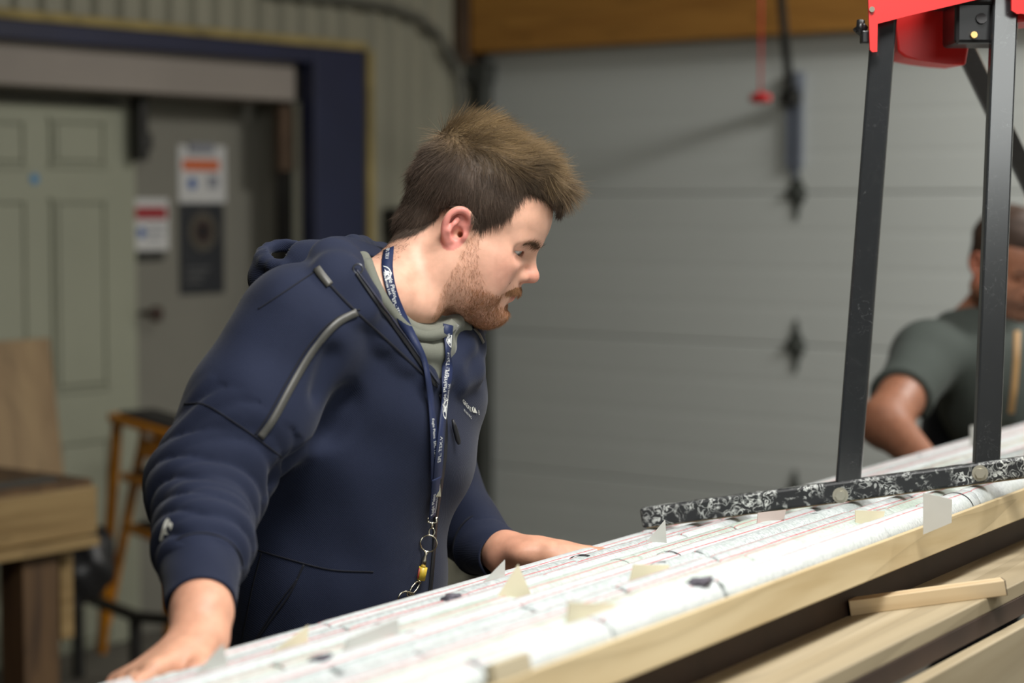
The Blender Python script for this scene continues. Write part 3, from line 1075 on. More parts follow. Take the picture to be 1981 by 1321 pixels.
mc = thing('red_machine', T(2.85, 0.3, 0.0), 'red steel machine on black square legs standing across the core boxes', 'machine')
ba = tp(1246, 1024, 0.0) + TH * 0.003
bb = tp(1990, 926, 0.0) + TH * 0.003
bd = (bb - ba).normalized()
bb = ba + bd * 0.84
BH, BW = 0.030, 0.030
bside = TH.cross(bd).normalized()
m = MB(); m.box((ba + bb) / 2 + TH * (BH / 2) , (bb - ba).length / 2, BW / 2, BH / 2, bd, bside, TH, bevel=0.004)
m.build('foot_bar', M_bar, mc)
m = MB(); m.box((ba + bb) / 2 + TH * 0.0012, (bb - ba).length / 2 - 0.006, BW / 2 - 0.003, 0.0022, bd, bside, TH); m.build('foot_pad', M_rust, mc)
front = -bside if bside.y > 0 else bside            # the face of the bar turned to the camera


def bolt(px, py):
    c = hit_plane(px, py, ba + front * (BW / 2), front)
    m = MB()
    m.tube([c, c + front * 0.0025], 0.0115, 16)
    m.tube([c + front * 0.002, c + front * 0.008], 0.0075, 6)
    m.build('bolt', M_steel, mc)


bolt(1626, 958)
bolt(1896, 915)
# legs
vfront = Vector((front.x, front.y, 0)).normalized()
vside = vfront.cross(UP)


def on_bar(px, off):
    c = hit_plane(px, 900, ba + front * off, front)
    q = ba + bd * ((c - ba).dot(bd)) + front * off
    return q


la = hit_plane(1639, 944, ba - front * 0.004, front)
lb = hit_plane(1712, 20, ba - front * 0.004 + Vector((0, 0.03, 0)), Vector((0, -1, 0)))
lb = P(1712, 20, la.y + 0.02)
m = MB(); m.bar(la - UP * 0.012, lb, 0.036, 0.030, vfront, 0.004); m.build('leg', M_leg, mc)
ra = hit_plane(1907, 906, ba - front * 0.004, front)
rb = P(1948, -120, ra.y + 0.05)
m = MB(); m.bar(ra - UP * 0.012, rb, 0.036, 0.026, (vfront + vside * -0.15), 0.003); m.build('leg', M_leg, mc)
# second pair of legs on the far side, splayed outwards
ka, kb = P(1862, 85, 3.28), P(2130, 640, 3.6)
m = MB(); m.bar(ka, kb + (kb - ka) * 0.25, 0.032, 0.032, vfront, 0.003); m.build('leg', M_leg, mc)
# red housing: front plate with its tab, sloping belly, right plate
Yp = la.y - 0.02
pf = [P(x, y, Yp) for x, y in ((1681, -160), (1680, 0), (1683, 96), (1688, 101), (1697, 100), (1698, 46), (1760, 30), (1925, -9), (2060, -40), (2060, -160))]
m = MB(); m.prism(pf, (0, 0.006, 0)); m.build('front_plate', M_mred, mc)
m = MB(); m.tube([P(1687, 18, Yp) , P(1687, 18, Yp - 0.005)], 0.004, 10); m.build('screw', M_steel, mc)
# curved belly sheet
m = MB()
prev = None
prof = [(1732, -60), (1733, 40), (1736, 100), (1752, 112), (1790, 119), (1830, 124), (1868, 127)]
ya, yb = Yp + 0.05, Yp + 0.30
rings = []
for x, y in prof:
    pa = P(x, y, ya + 0.10)
    rings.append((pa, pa + Vector((0.02, 0.22, 0.01))))
pts = [r[0] for r in rings] + [P(1900, -60, ya + 0.10)]
m.prism(pts, Vector((0.02, 0.22, 0.01)), 0.004)
m.build('belly_housing', M_mred, mc)
# black motor block under the plate
m = MB()
c = P(1896, 36, Yp + 0.075)
m.box(c, 0.046, 0.045, 0.040, bevel=0.006)
m.box(c + Vector((-0.01, 0.0, 0.045)), 0.06, 0.05, 0.03, bevel=0.005)
mo = m.build('motor_block', M_mblack, mc)
m = MB(); q = P(1883, 69, Yp + 0.030); m.tube([q, q + Vector((0, -0.006, 0.001))], 0.005, 8); m.build('brass_bolt', M_brass, mo)
m = MB(); q = P(1898, 37, Yp + 0.030); m.tube([q, q + Vector((0, -0.004, 0.001))], 0.008, 10); m.build('end_cap', mat('cap_dark', srgb(44, 44, 46), 0.3), mo)
m = MB(); m.prism([P(x, y, Yp - 0.012) for x, y in ((1957, -120), (1957, 20), (1968, 27), (1975, 26), (2080, 40), (2080, -120))], (0, 0.006, 0)); m.build('right_plate', M_mred, mc)
m = MB(); m.prism([P(x, y, Yp + 0.02) for x, y in ((1966, -120), (1966, 44), (2080, 30), (2080, -120))], (0, 0.16, 0)); m.build('right_housing', M_mred, mc)
# clamp on the left of the front plate
m = MB()
c = P(1668, 48, Yp + 0.03)
m.tube([c + Vector((0.004, 0, 0)), c + Vector((-0.006, 0, -0.012))], [0.006, 0.010], 10)
m.tube([c + Vector((-0.002, 0, 0.006)), c + Vector((-0.004, -0.004, -0.012))], 0.006, 10)
m.box(P(1676, 72, Yp + 0.02), 0.008, 0.01, 0.009, bevel=0.002)
m.build('clamp_knob', M_mblack, mc)

# ================================================================== clay modelling: smooth unions of simple volumes turned into a mesh
KA, KB = 1.2, 2.0


class Clay:
    def __init__(self):
        self.ops = []                    # (mode, k, fn)
        self.post = None

    def add(self, fn, k=0.01):
        self.ops.append(('u', k, fn)); return self

    def cut(self, fn, k=0.005):
        self.ops.append(('s', k, fn)); return self

    @staticmethod
    def comb(d, e, mode, k):
        if mode == 'u':
            h = np.clip(0.5 + 0.5 * (e - d) / k, 0, 1)
            return e * (1 - h) + d * h - k * h * (1 - h)
        if mode == 's': e = -e
        h = np.clip(0.5 - 0.5 * (e - d) / k, 0, 1)
        return e * (1 - h) + d * h + k * h * (1 - h)

    def value(self, Q):
        d = np.full(len(Q), 1e3)
        for mode, k, fn in self.ops:
            d = self.comb(d, fn(Q), mode, k)
        if self.post is not None:
            d = self.post(Q, d)
        return d

    def mesh(self, lo, hi, vox, slack=0.006):
        """surface nets on the blocks that the surface passes through"""
        lo, hi = np.array(lo, float), np.array(hi, float)
        n = 12
        bs = vox * n
        nb = np.ceil((hi - lo) / bs).astype(int)
        g = np.stack(np.meshgrid(*[np.arange(k) for k in nb], indexing='ij'), -1).reshape(-1, 3)
        cen = lo + (g + 0.5) * bs
        R = bs * 0.5 * math.sqrt(3)
        dc = np.full(len(g), 1e3)
        per = []
        for mode, k, fn in self.ops:
            e = fn(cen)
            per.append(e)
            dc = self.comb(dc, e, mode, k)
        keep = np.abs(dc) < R * KA + slack
        g, dc = g[keep], dc[keep]
        per = [p[keep] for p in per]
        ax = np.arange(n + 1)
        loc = np.stack(np.meshgrid(ax, ax, ax, indexing='ij'), -1).reshape(-1, 3)
        D = np.full((len(g), len(loc)), 1e3)
        G = g[:, None, :] * n + loc[None]
        reach = [max(o[1] for o in self.ops[i:]) for i in range(len(self.ops))]
        for (mode, k, fn), e, rk in zip(self.ops, per, reach):
            use = e < KB * R + rk + slack
            idx = np.nonzero(use)[0]
            if len(idx) == 0: continue
            for c0 in range(0, len(idx), 400):
                ii = idx[c0:c0 + 400]
                Q = lo + G[ii].reshape(-1, 3) * vox
                D[ii] = self.comb(D[ii].ravel(), fn(Q), mode, k).reshape(len(ii), -1)
        if self.post is not None:
            for c0 in range(0, len(g), 400):
                Q = lo + G[c0:c0 + 400].reshape(-1, 3) * vox
                D[c0:c0 + 400] = self.post(Q, D[c0:c0 + 400].ravel()).reshape(D[c0:c0 + 400].shape)
        D = D.reshape(len(g), n + 1, n + 1, n + 1)
        N3 = nb * n + 2
        sgn = D < 0
        corners = [(a, b, c) for a in (0, 1) for b in (0, 1) for c in (0, 1)]
        cv = np.stack([D[:, a:n + a, b:n + b, c:n + c] for a, b, c in corners], -1)
        cs = cv < 0
        act = cs.any(-1) & ~cs.all(-1)
        bi, ii, jj, kk = np.nonzero(act)
        v8 = cv[bi, ii, jj, kk]
        pos = np.zeros((len(bi), 3)); cnt = np.zeros(len(bi))
        co = np.array(corners, float)
        for p in range(8):
            for q in range(p + 1, 8):
                if np.abs(co[p] - co[q]).sum() != 1: continue
                x = (v8[:, p] < 0) != (v8[:, q] < 0)
                t = np.where(x, v8[:, p] / np.where(x, v8[:, p] - v8[:, q], 1), 0)
                pos += np.where(x[:, None], co[p] + t[:, None] * (co[q] - co[p]), 0)
                cnt += x
        pos /= cnt[:, None]
        cell = g[bi] * n + np.stack([ii, jj, kk], -1)
        V = lo + (cell + pos) * vox
        key = (cell[:, 0] * N3[1] + cell[:, 1]) * N3[2] + cell[:, 2]
        o = np.argsort(key)
        key, V = key[o], V[o]
        F = []
        for axis in range(3):
            d = [0, 0, 0]; d[axis] = 1
            s0 = sgn[:, 0:n, 0:n, 0:n]
            s1 = sgn[:, d[0]:n + d[0], d[1]:n + d[1], d[2]:n + d[2]]
            bi, ii, jj, kk = np.nonzero(s0 != s1)
            c = g[bi] * n + np.stack([ii, jj, kk], -1)
            flip = s0[bi, ii, jj, kk]
            a1, a2 = (axis + 1) % 3, (axis + 2) % 3
            q = []
            for o1, o2 in ((-1, -1), (0, -1), (0, 0), (-1, 0)):
                e = c.copy(); e[:, a1] += o1; e[:, a2] += o2
                kq = (e[:, 0] * N3[1] + e[:, 1]) * N3[2] + e[:, 2]
                ix = np.searchsorted(key, kq); ix = np.clip(ix, 0, len(key) - 1)
                q.append(np.where((key[ix] == kq) & (e >= 0).all(1), ix, -1))
            q = np.stack(q, -1)
            ok = (q >= 0).all(1)
            q, flip = q[ok], flip[ok]
            q[~flip] = q[~flip][:, ::-1]
            F.append(q)
        return V, np.concatenate(F)


def smooth_mesh(V, F, it=2, lam=0.5):
    V = V.copy()
    E = np.concatenate([F[:, [i, (i + 1) % F.shape[1]]] for i in range(F.shape[1])])
    for _ in range(it):
        acc = np.zeros_like(V); c = np.zeros(len(V))
        for k in range(3):
            acc[:, k] = np.bincount(E[:, 0], V[E[:, 1], k], len(V)) + np.bincount(E[:, 1], V[E[:, 0], k], len(V))
        c = np.bincount(E[:, 0], minlength=len(V)) + np.bincount(E[:, 1], minlength=len(V))
        V = V + lam * (acc / np.maximum(c, 1)[:, None] - V)
    return V


def vnormals(V, F):
    nrm = np.cross(V[F[:, 2]] - V[F[:, 0]], V[F[:, 3]] - V[F[:, 1]]) if F.shape[1] == 4 else np.cross(V[F[:, 1]] - V[F[:, 0]], V[F[:, 2]] - V[F[:, 0]])
    out = np.zeros_like(V)
    for i in range(F.shape[1]):
        for k in range(3):
            out[:, k] += np.bincount(F[:, i], nrm[:, k], len(V))
    return out / np.maximum(np.linalg.norm(out, axis=1), 1e-12)[:, None]


class Frame:
    """local modelling frame: columns of R are its x, y, z axes in the world"""
    def __init__(self, o, x, y, z):
        self.o = np.array(o, float)
        self.R = np.stack([np.array(x, float), np.array(y, float), np.array(z, float)], 1)

    def loc(self, Q):
        return (Q - self.o) @ self.R

    def w(self, p):
        return self.o + self.R @ np.array(p, float)


WORLD = Frame((0, 0, 0), (1, 0, 0), (0, 1, 0), (0, 0, 1))


def ell(c, r, fr=WORLD, rot=None):
    c, r = np.array(c, float), np.array(r, float)
    M = None if rot is None else np.array(Matrix.Rotation(rot[0], 3, rot[1]))

    def f(Q):
        p = fr.loc(Q) - c
        if M is not None: p = p @ M
        k0 = np.sqrt(((p / r) ** 2).sum(1)); k1 = np.sqrt(((p / r ** 2) ** 2).sum(1))
        return k0 * (k0 - 1) / np.maximum(k1, 1e-9)
    return f


def cap(a, b, ra, rb=None, fr=WORLD, squash=None):
    """tapered capsule; squash=(axis vector, factor) thins it along that axis"""
    a, b = np.array(a, float), np.array(b, float)
    rb = ra if rb is None else rb
    if squash is not None:
        w = np.array(squash[0], float); w /= np.linalg.norm(w); s = squash[1]

    def f(Q):
        p = fr.loc(Q) - a
        ba = b - a
        if squash is not None:
            p = p + np.outer(p @ w, w) * (1 / s - 1)
            ba = ba + w * (ba @ w) * (1 / s - 1)
        t = np.clip((p @ ba) / max(ba @ ba, 1e-12), 0, 1)
        d = np.linalg.norm(p - t[:, None] * ba, axis=1) - (ra + (rb - ra) * t)
        return d * (min(1.0, s) if squash is not None else 1.0)
    return f


def rbox(c, h, r, fr=WORLD):
    c, h = np.array(c, float), np.array(h, float)

    def f(Q):
        q = np.abs(fr.loc(Q) - c) - h + r
        return np.linalg.norm(np.maximum(q, 0), axis=1) + np.minimum(q.max(1), 0) - r
    return f


def half(p, n):
    """half space: inside is behind the plane (p, n)"""
    p, n = np.array(p, float), np.array(n, float); n = n / np.linalg.norm(n)
    return lambda Q: (Q - p) @ n


def chain(cl, pts, k, fr=WORLD, squash=None):
    for (a, ra), (b, rb) in zip(pts[:-1], pts[1:]):
        cl.add(cap(a, b, ra, rb, fr, squash), k)


def bvh_of(o):
    me = o.data
    n = len(me.vertices)
    co = np.empty(n * 3, dtype=np.float32); me.vertices.foreach_get('co', co)
    polys = [tuple(p.vertices) for p in me.polygons]
    return BVHTree.FromPolygons([Vector(c) for c in co.reshape(-1, 3)], polys)


def noise3(Q, f, seed=0):
    """cheap smooth pseudo noise, -1..1"""
    r = np.random.RandomState(seed)
    out = 0
    for i in range(5):
        k = r.normal(size=3); k = k / np.linalg.norm(k) * f * (0.7 + 0.25 * i)
        out = out + np.sin(Q @ k + r.uniform(0, 6.28))
    return out / 3.2


def surf(cl, px, py, y0=1.9, y1=3.2, off=0.0):
    """point where the line of sight through (px, py) first meets the clay; off > 0 moves it towards the camera"""
    ys = np.linspace(y0, y1, 260)
    Q = np.array([tuple(P(px, py, y)) for y in ys])
    v = cl.value(Q)
    ix = np.nonzero(v < 0)[0]
    if len(ix) == 0:
        i = int(np.argmin(v))
        return P(px, py, ys[i] - off)
    i = ix[0]
    if i == 0: return P(px, py, ys[0] - off)
    t = v[i - 1] / (v[i - 1] - v[i])
    return P(px, py, ys[i - 1] + (ys[i] - ys[i - 1]) * t - off)

# ================================================================== the man in the navy hoodie
def npv(v): return np.array(v, float)


def poly_sd(p, poly):
    """signed distance of 2D points to a polygon, negative inside"""
    poly = np.asarray(poly, float)
    d = np.full(len(p), 1e9); s = np.ones(len(p))
    n = len(poly)
    for i in range(n):
        a, b = poly[i], poly[i - 1]
        e, w = b - a, p - a
        t = np.clip((w @ e) / max(e @ e, 1e-12), 0, 1)
        q = w - t[:, None] * e
        d = np.minimum(d, (q * q).sum(1))
        c1 = p[:, 1] >= a[1]; c2 = p[:, 1] < b[1]; c3 = e[0] * w[:, 1] > e[1] * w[:, 0]
        s = np.where((c1 & c2 & c3) | (~c1 & ~c2 & ~c3), -s, s)
    return s * np.sqrt(d)


def skin_mat(name, rough=0.48):
    Tn = NT(name)
    at = Tn.n('ShaderNodeAttribute', attribute_name='Col')
    tc = Tn.n('ShaderNodeTexCoord')
    nz = Tn.n('ShaderNodeTexNoise'); nz.inputs['Scale'].default_value = 55; nz.inputs['Detail'].default_value = 5
    Tn.l(tc.outputs['Object'], nz.inputs['Vector'])
    r = Tn.ramp([(0.3, (0.86, 0.82, 0.80)), (0.7, (1.08, 1.06, 1.05))]); Tn.l(nz.outputs[0], r.inputs[0])
    mm = Tn.n('ShaderNodeMix', data_type='RGBA', blend_type='MULTIPLY'); mm.inputs[0].default_value = 1
    Tn.l(at.outputs[0], mm.inputs[6]); Tn.l(r.outputs[0], mm.inputs[7])
    Tn.l(mm.outputs[2], Tn.b.inputs['Base Color'])
    Tn.b.inputs['Roughness'].default_value = rough
    Tn.b.inputs['Specular IOR Level'].default_value = 0.4
    Tn.b.inputs['Subsurface Weight'].default_value = 0.12
    Tn.b.inputs['Subsurface Radius'].default_value = (1.0, 0.35, 0.2)
    Tn.b.inputs['Subsurface Scale'].default_value = 0.006
    n2 = Tn.n('ShaderNodeTexNoise'); n2.inputs['Scale'].default_value = 900
    Tn.l(tc.outputs['Object'], n2.inputs['Vector'])
    Tn.bump(n2.outputs[0], 0.10, 0.0004)
    return Tn.m


def strand_mat(name, rough=0.5):
    Tn = NT(name)
    at = Tn.n('ShaderNodeAttribute', attribute_name='Col')
    Tn.l(at.outputs[0], Tn.b.inputs['Base Color'])
    Tn.b.inputs['Roughness'].default_value = rough
    Tn.b.inputs['Specular IOR Level'].default_value = 0.35
    return Tn.m


def cloth_mat(name, col, wale=1400.0, var=0.12, bump=0.35, sheen=0.25, rough=0.85):
    Tn = NT(name)
    tc = Tn.n('ShaderNodeTexCoord')
    n1 = Tn.n('ShaderNodeTexNoise'); n1.inputs['Scale'].default_value = 9; n1.inputs['Detail'].default_value = 4
    Tn.l(tc.outputs['Object'], n1.inputs['Vector'])
    r = Tn.ramp([(0.3, [c * (1 - var) for c in col]), (0.7, [c * (1 + var) for c in col])]); Tn.l(n1.outputs[0], r.inputs[0])
    wv = Tn.n('ShaderNodeTexWave', wave_type='BANDS', bands_direction='DIAGONAL'); wv.inputs['Scale'].default_value = wale / 6.28
    wv.inputs['Distortion'].default_value = 1.5
    Tn.l(tc.outputs['Object'], wv.inputs['Vector'])
    n2 = Tn.n('ShaderNodeTexNoise'); n2.inputs['Scale'].default_value = 700
    Tn.l(tc.outputs['Object'], n2.inputs['Vector'])
    fl = Tn.ramp([(0.60, (1, 1, 1)), (0.80, (1.35, 1.35, 1.35))]); Tn.l(n2.outputs[0], fl.inputs[0])
    mm = Tn.n('ShaderNodeMix', data_type='RGBA', blend_type='MULTIPLY'); mm.inputs[0].default_value = 1
    Tn.l(r.outputs[0], mm.inputs[6]); Tn.l(fl.outputs[0], mm.inputs[7])
    Tn.l(mm.outputs[2], Tn.b.inputs['Base Color'])
    Tn.b.inputs['Roughness'].default_value = rough
    Tn.b.inputs['Specular IOR Level'].default_value = 0.2
    Tn.b.inputs['Sheen Weight'].default_value = sheen
    Tn.b.inputs['Sheen Roughness'].default_value = 0.4
    h = Tn.math('ADD', wv.outputs[1], n2.outputs[0])
    Tn.bump(h, bump, 0.0006)
    return Tn.m


def head_frame(o, pitch, yaw, roll=0.0):
    """yaw: 0 = facing +X, positive turns towards the camera"""
    x = Vector((math.cos(pitch) * math.cos(yaw), -math.cos(pitch) * math.sin(yaw), -math.sin(pitch)))
    y = UP.cross(x).normalized()
    y = (Matrix.Rotation(roll, 3, x) @ y)
    z = x.cross(y)
    return Frame(o, x, y, z)


def ear_curve(pts, n=22):
    pts = [np.array(p, float) for p in pts]
    Q = [2 * pts[0] - pts[1]] + pts + [2 * pts[-1] - pts[-2]]
    out = []
    for k in range(n + 1):
        t = k / n * (len(pts) - 1); i = min(int(t), len(pts) - 2); f = t - i
        a, b, c, d = Q[i:i + 4]
        out.append(0.5 * (2 * b + (c - a) * f + (2 * a - 5 * b + 4 * c - d) * f * f + (3 * b - a - 3 * c + d) * f ** 3))
    return out


def lid_slit(fr, s):
    def f(Q):
        L = fr.loc(Q) - np.array([0.0745, s * 0.033, 0.0080])
        hgt = 0.0040 * np.clip(1 - ((L[:, 1] * s - 0.001) / 0.0150) ** 2, 0.02, 1)
        return np.maximum(np.abs(L[:, 2] + 0.0022) - hgt, np.linalg.norm(L, axis=1) - 0.0178)
    return f


def head_clay(fr, ear=True, first=()):
    c = Clay()
    for fn, k in first: c.add(fn, k)
    c.add(ell((0.006, 0, 0.050), (0.090, 0.076, 0.080), fr), 0.03)                 # cranium
    c.add(ell((0.045, 0, 0.042), (0.060, 0.066, 0.058), fr), 0.03)                 # forehead
    c.add(ell((0.044, 0, -0.022), (0.054, 0.060, 0.070), fr), 0.03)                # face mass
    for s in (-1, 1):
        c.add(cap((0.008, s * 0.056, -0.050), (0.074, s * 0.024, -0.082), 0.019, 0.015, fr), 0.03)   # jaw
        c.add(cap((0.006, s * 0.062, -0.006), (0.008, s * 0.057, -0.050), 0.014, 0.018, fr), 0.03)   # ramus
        c.add(ell((0.060, s * 0.046, -0.014), (0.030, 0.023, 0.024), fr), 0.022)    # cheekbone
        c.add(ell((0.046, s * 0.050, -0.048), (0.040, 0.018, 0.034), fr), 0.025)    # full cheek
        c.add(cap((0.078, s * 0.046, 0.0235), (0.0945, s * 0.012, 0.0250), 0.010, 0.0085, fr), 0.012)   # brow ridge
    c.add(ell((0.083, 0, -0.081), (0.021, 0.023, 0.018), fr), 0.018)               # chin
    c.add(ell((0.086, 0, -0.044), (0.0175, 0.030, 0.026), fr), 0.016)               # muzzle
    c.add(cap((0.028, 0, -0.078), (0.070, 0, -0.086), 0.030, 0.017, fr), 0.03)     # under the jaw
    for s in (-1, 1):
        c.cut(ell((0.1065, s * 0.034, 0.0105), (0.0150, 0.021, 0.0115), fr), 0.012)   # eye socket
        c.cut(ell((0.0985, s * 0.050, 0.0060), (0.0185, 0.017, 0.0115), fr), 0.010)   # open side of the socket
        c.add(ell((0.0745, s * 0.033, 0.0080), (0.0163, 0.0163, 0.0163), fr), 0.006)  # lids over the eyeball
        c.add(cap((0.0880, s * 0.021, 0.0135), (0.0820, s * 0.046, 0.0145), 0.0036, 0.0034, fr), 0.004)   # upper lid fold
        c.add(cap((0.0860, s * 0.021, -0.0030), (0.0800, s * 0.045, 0.0005), 0.0030, 0.0030, fr), 0.005)   # lower lid
        c.cut(lid_slit(fr, s), 0.0012)                                                   # opening between the lids
    # nose
    c.add(cap((0.0885, 0, 0.0200), (0.1095, 0, -0.0140), 0.0080, 0.0088, fr), 0.009)
    c.add(ell((0.1115, 0, -0.0180), (0.0112, 0.0108, 0.0094), fr), 0.006)
    for s in (-1, 1):
        c.add(ell((0.0990, s * 0.0135, -0.0225), (0.0112, 0.0074, 0.0085), fr), 0.005)
    c.add(ell((0.096, 0, -0.0235), (0.014, 0.012, 0.009), fr), 0.007)
    for s in (-1, 1):
        c.cut(ell((0.1045, s * 0.0110, -0.0300), (0.0056, 0.0040, 0.0036), fr), 0.003)   # nostril
        c.cut(cap((0.0915, s * 0.0212, -0.0150), (0.0885, s * 0.0212, -0.0275), 0.0026, 0.0022, fr), 0.004)   # wing crease
        c.cut(cap((0.0870, s * 0.0255, -0.0270), (0.0770, s * 0.0340, -0.0470), 0.0024, 0.0020, fr), 0.008)   # fold to the mouth
    # lips
    c.add(cap((0.0985, -0.008, -0.0435), (0.0985, 0.008, -0.0435), 0.0062, 0.0062, fr), 0.006)
    for s in (-1, 1):
        c.add(cap((0.0985, s * 0.006, -0.0450), (0.0850, s * 0.023, -0.0500), 0.0060, 0.0040, fr), 0.006)
        c.add(cap((0.0935, s * 0.004, -0.0575), (0.0840, s * 0.020, -0.0545), 0.0066, 0.0042, fr), 0.006)
        c.cut(cap((0.1050, 0, -0.0510), (0.0885, s * 0.026, -0.0525), 0.0013, 0.0012, fr), 0.003)   # mouth line
        c.cut(ell((0.0845, s * 0.0295, -0.0535), (0.003, 0.003, 0.003), fr), 0.006)
    c.cut(cap((0.1020, -0.012, -0.0680), (0.1020, 0.012, -0.0680), 0.0036, 0.0036, fr), 0.010)   # chin crease
    if ear:
        for s in (-1, 1):
            Y0 = 0.0765
            ex, es = 0.0070, 0.88
            pts = [(0.006, 0.010), (0.009, 0.020), (0.004, 0.0285), (-0.006, 0.0325), (-0.016, 0.0290), (-0.0225, 0.0190), (-0.0240, 0.0060), (-0.0205, -0.0075), (-0.0130, -0.0180), (-0.0045, -0.0255)]
            yo = [0.0, 0.004, 0.008, 0.011, 0.014, 0.016, 0.016, 0.013, 0.009, 0.005]
            ch = [((ex + es * x, s * (Y0 + y * 0.9), es * z), 0.0036) for (x, z), y in zip(pts, yo)]
            ch = [(ch[0][0] if False else tuple(q), 0.0034) for q in ear_curve([p for p, _ in ch])]
            for (a, ra), (b, rb) in zip(ch[:-1], ch[1:]):
                c.add(cap(a, b, ra, rb, fr), 0.0045)
            c.add(ell((ex + es * 0.0010, s * (Y0 + 0.003), es * -0.0300), (0.0070, 0.0040, 0.0115), fr), 0.006)   # lobe
            c.add(ell((ex + es * -0.0085, s * (Y0 + 0.002), es * 0.004), (0.0165, 0.0050, 0.0270), fr, rot=None), 0.005)   # plate
            c.add(cap((ex + es * -0.010, s * (Y0 + 0.010), es * 0.016), (ex + es * -0.0145, s * (Y0 + 0.012), es * -0.004), 0.0036, 0.0036, fr), 0.004)   # antihelix
            c.add(cap((ex + es * -0.0145, s * (Y0 + 0.012), es * -0.004), (ex + es * -0.006, s * (Y0 + 0.008), es * -0.0165), 0.0036, 0.0034, fr), 0.004)
            c.add(ell((ex + es * 0.0085, s * (Y0 + 0.001), es * -0.003), (0.0052, 0.0062, 0.0068), fr), 0.004)   # tragus
            c.cut(ell((ex + es * -0.0025, s * (Y0 + 0.010), es * -0.002), (0.0075, 0.0100, 0.0095), fr), 0.003)   # concha
            c.cut(ell((ex + es * 0.0020, s * (Y0 - 0.002), es * -0.003), (0.0042, 0.012, 0.0042), fr), 0.002)     # ear canal
            c.cut(cap((ex + es * 0.001, s * (Y0 + 0.012), es * 0.018), (ex + es * -0.014, s * (Y0 + 0.017), es * 0.015), 0.0042, 0.0036, fr), 0.003)   # scapha
    return c


def strands(roots, dirs, nrms, lengths, width, cols, lift, seed, segs=4, curl=0.3, fall=None):
    """tapered three-sided hairs as one mesh (numpy)"""
    r = np.random.RandomState(seed)
    n = len(roots)
    pts = [roots]
    d = dirs.copy()
    p = roots.copy()
    for i in range(segs):
        w = r.normal(size=(n, 3)) * curl
        d2 = d + w * 0.35 + nrms * (lift * (1 - 1.6 * i / segs))[:, None] if hasattr(lift, '__len__') else d + w * 0.35 + nrms * (lift * (1 - 1.6 * i / segs))
        if fall is not None: d2 = d2 + fall * (i / segs)
        d2 /= np.maximum(np.linalg.norm(d2, axis=1), 1e-9)[:, None]
        d = 0.55 * d + 0.45 * d2
        d /= np.maximum(np.linalg.norm(d, axis=1), 1e-9)[:, None]
        p = p + d * (lengths / segs)[:, None]
        pts.append(p)
    pts = np.stack(pts, 1)                                      # n, segs+1, 3
    tng = pts[:, -1] - pts[:, 0]
    tng /= np.maximum(np.linalg.norm(tng, axis=1), 1e-9)[:, None]
    a = np.cross(tng, nrms); a /= np.maximum(np.linalg.norm(a, axis=1), 1e-9)[:, None]
    b = np.cross(tng, a)
    V = []; k = 3
    for i in range(segs + 1):
        wd = width * (1 - 0.85 * i / segs)
        for j in range(k):
            th = 2 * math.pi * j / k
            V.append(pts[:, i] + (a * math.cos(th) + b * math.sin(th)) * (wd[:, None] if hasattr(wd, '__len__') else wd))
    V = np.stack(V, 1)                                          # n, (segs+1)*3, 3
    F = []
    for i in range(segs):
        for j in range(k):
            F.append([i * k + j, i * k + (j + 1) % k, (i + 1) * k + (j + 1) % k, (i + 1) * k + j])
    F = np.array(F)
    FF = (F[None] + (np.arange(n) * (segs + 1) * k)[:, None, None]).reshape(-1, 4)
    C = np.repeat(cols[:, None, :], (segs + 1) * k, 1)
    return V.reshape(-1, 3), FF, C.reshape(-1, 3)


def sample_faces(V, F, n, mask, seed):
    r = np.random.RandomState(seed)
    fm = mask[F].all(1)
    Q = F[fm]
    ar = np.linalg.norm(np.cross(V[Q[:, 2]] - V[Q[:, 0]], V[Q[:, 3]] - V[Q[:, 1]]), axis=1)
    ix = r.choice(len(Q), n, p=ar / ar.sum())
    w = r.dirichlet((1, 1, 1, 1), n)
    return (V[Q[ix]] * w[:, :, None]).sum(1), Q[ix]


def lerp_c(c, col, w):
    return c + (np.array(col)[None] - c) * np.clip(w, 0, 1)[:, None]


def sstep(x, a, b):
    t = np.clip((x - a) / (b - a), 0, 1)
    return t * t * (3 - 2 * t)


# ------------------------------------------------------------------ placement
HO = P(890, 445, 2.605) + Vector((0, 0.0775, 0))
HF = head_frame(HO, math.radians(24.5), math.radians(5))
HY = Vector(HF.R[:, 1])


def hl(px, py, y=0.0):
    """head-frame (x, z) of a frame position on the plane y of the head"""
    q = HF.loc(npv(hit_plane(px, py, Vector(HF.w((0, y, 0))), HY))[None])[0]
    return (q[0], q[2])


man = thing('person', (P(640, 1300, 2.75).x, 2.75, 0), 'man in a navy zip hoodie and lanyard bending over the drill core', 'person')

M_skin = skin_mat('skin')
SK = srgb(226, 178, 154)
# --- head and neck
NB0, NB1 = P(775, 640, 2.70), P(846, 480, 2.675)
hc = head_clay(HF, first=(
    (cap(npv(NB0), npv(NB1), 0.064, 0.054), 0.03),
    (cap(npv(P(745, 560, 2.60)), npv(P(800, 500, 2.64)), 0.040, 0.030), 0.035),      # near side of the neck muscle
    (cap(npv(P(700, 590, 2.56)), npv(P(770, 560, 2.64)), 0.030, 0.045), 0.03),        # trapezius
    (cap(npv(P(815, 590, 2.615)), npv(P(870, 510, 2.63)), 0.026, 0.024), 0.03)))
lo = npv(HO) - np.array([0.30, 0.22, 0.26]); hi = npv(HO) + np.array([0.22, 0.22, 0.20])
hV, hF = hc.mesh(lo, hi, 0.0016)
hV = smooth_mesh(hV, hF, 1, 0.4)
keepz = hV[:, 2] > lo[2] + 0.01
hL = HF.loc(hV)
X_, Y_, Z_ = hL[:, 0], hL[:, 1], hL[:, 2]
hn = vnormals(hV, hF)
colr = np.repeat(np.array(SK)[None], len(hV), 0)
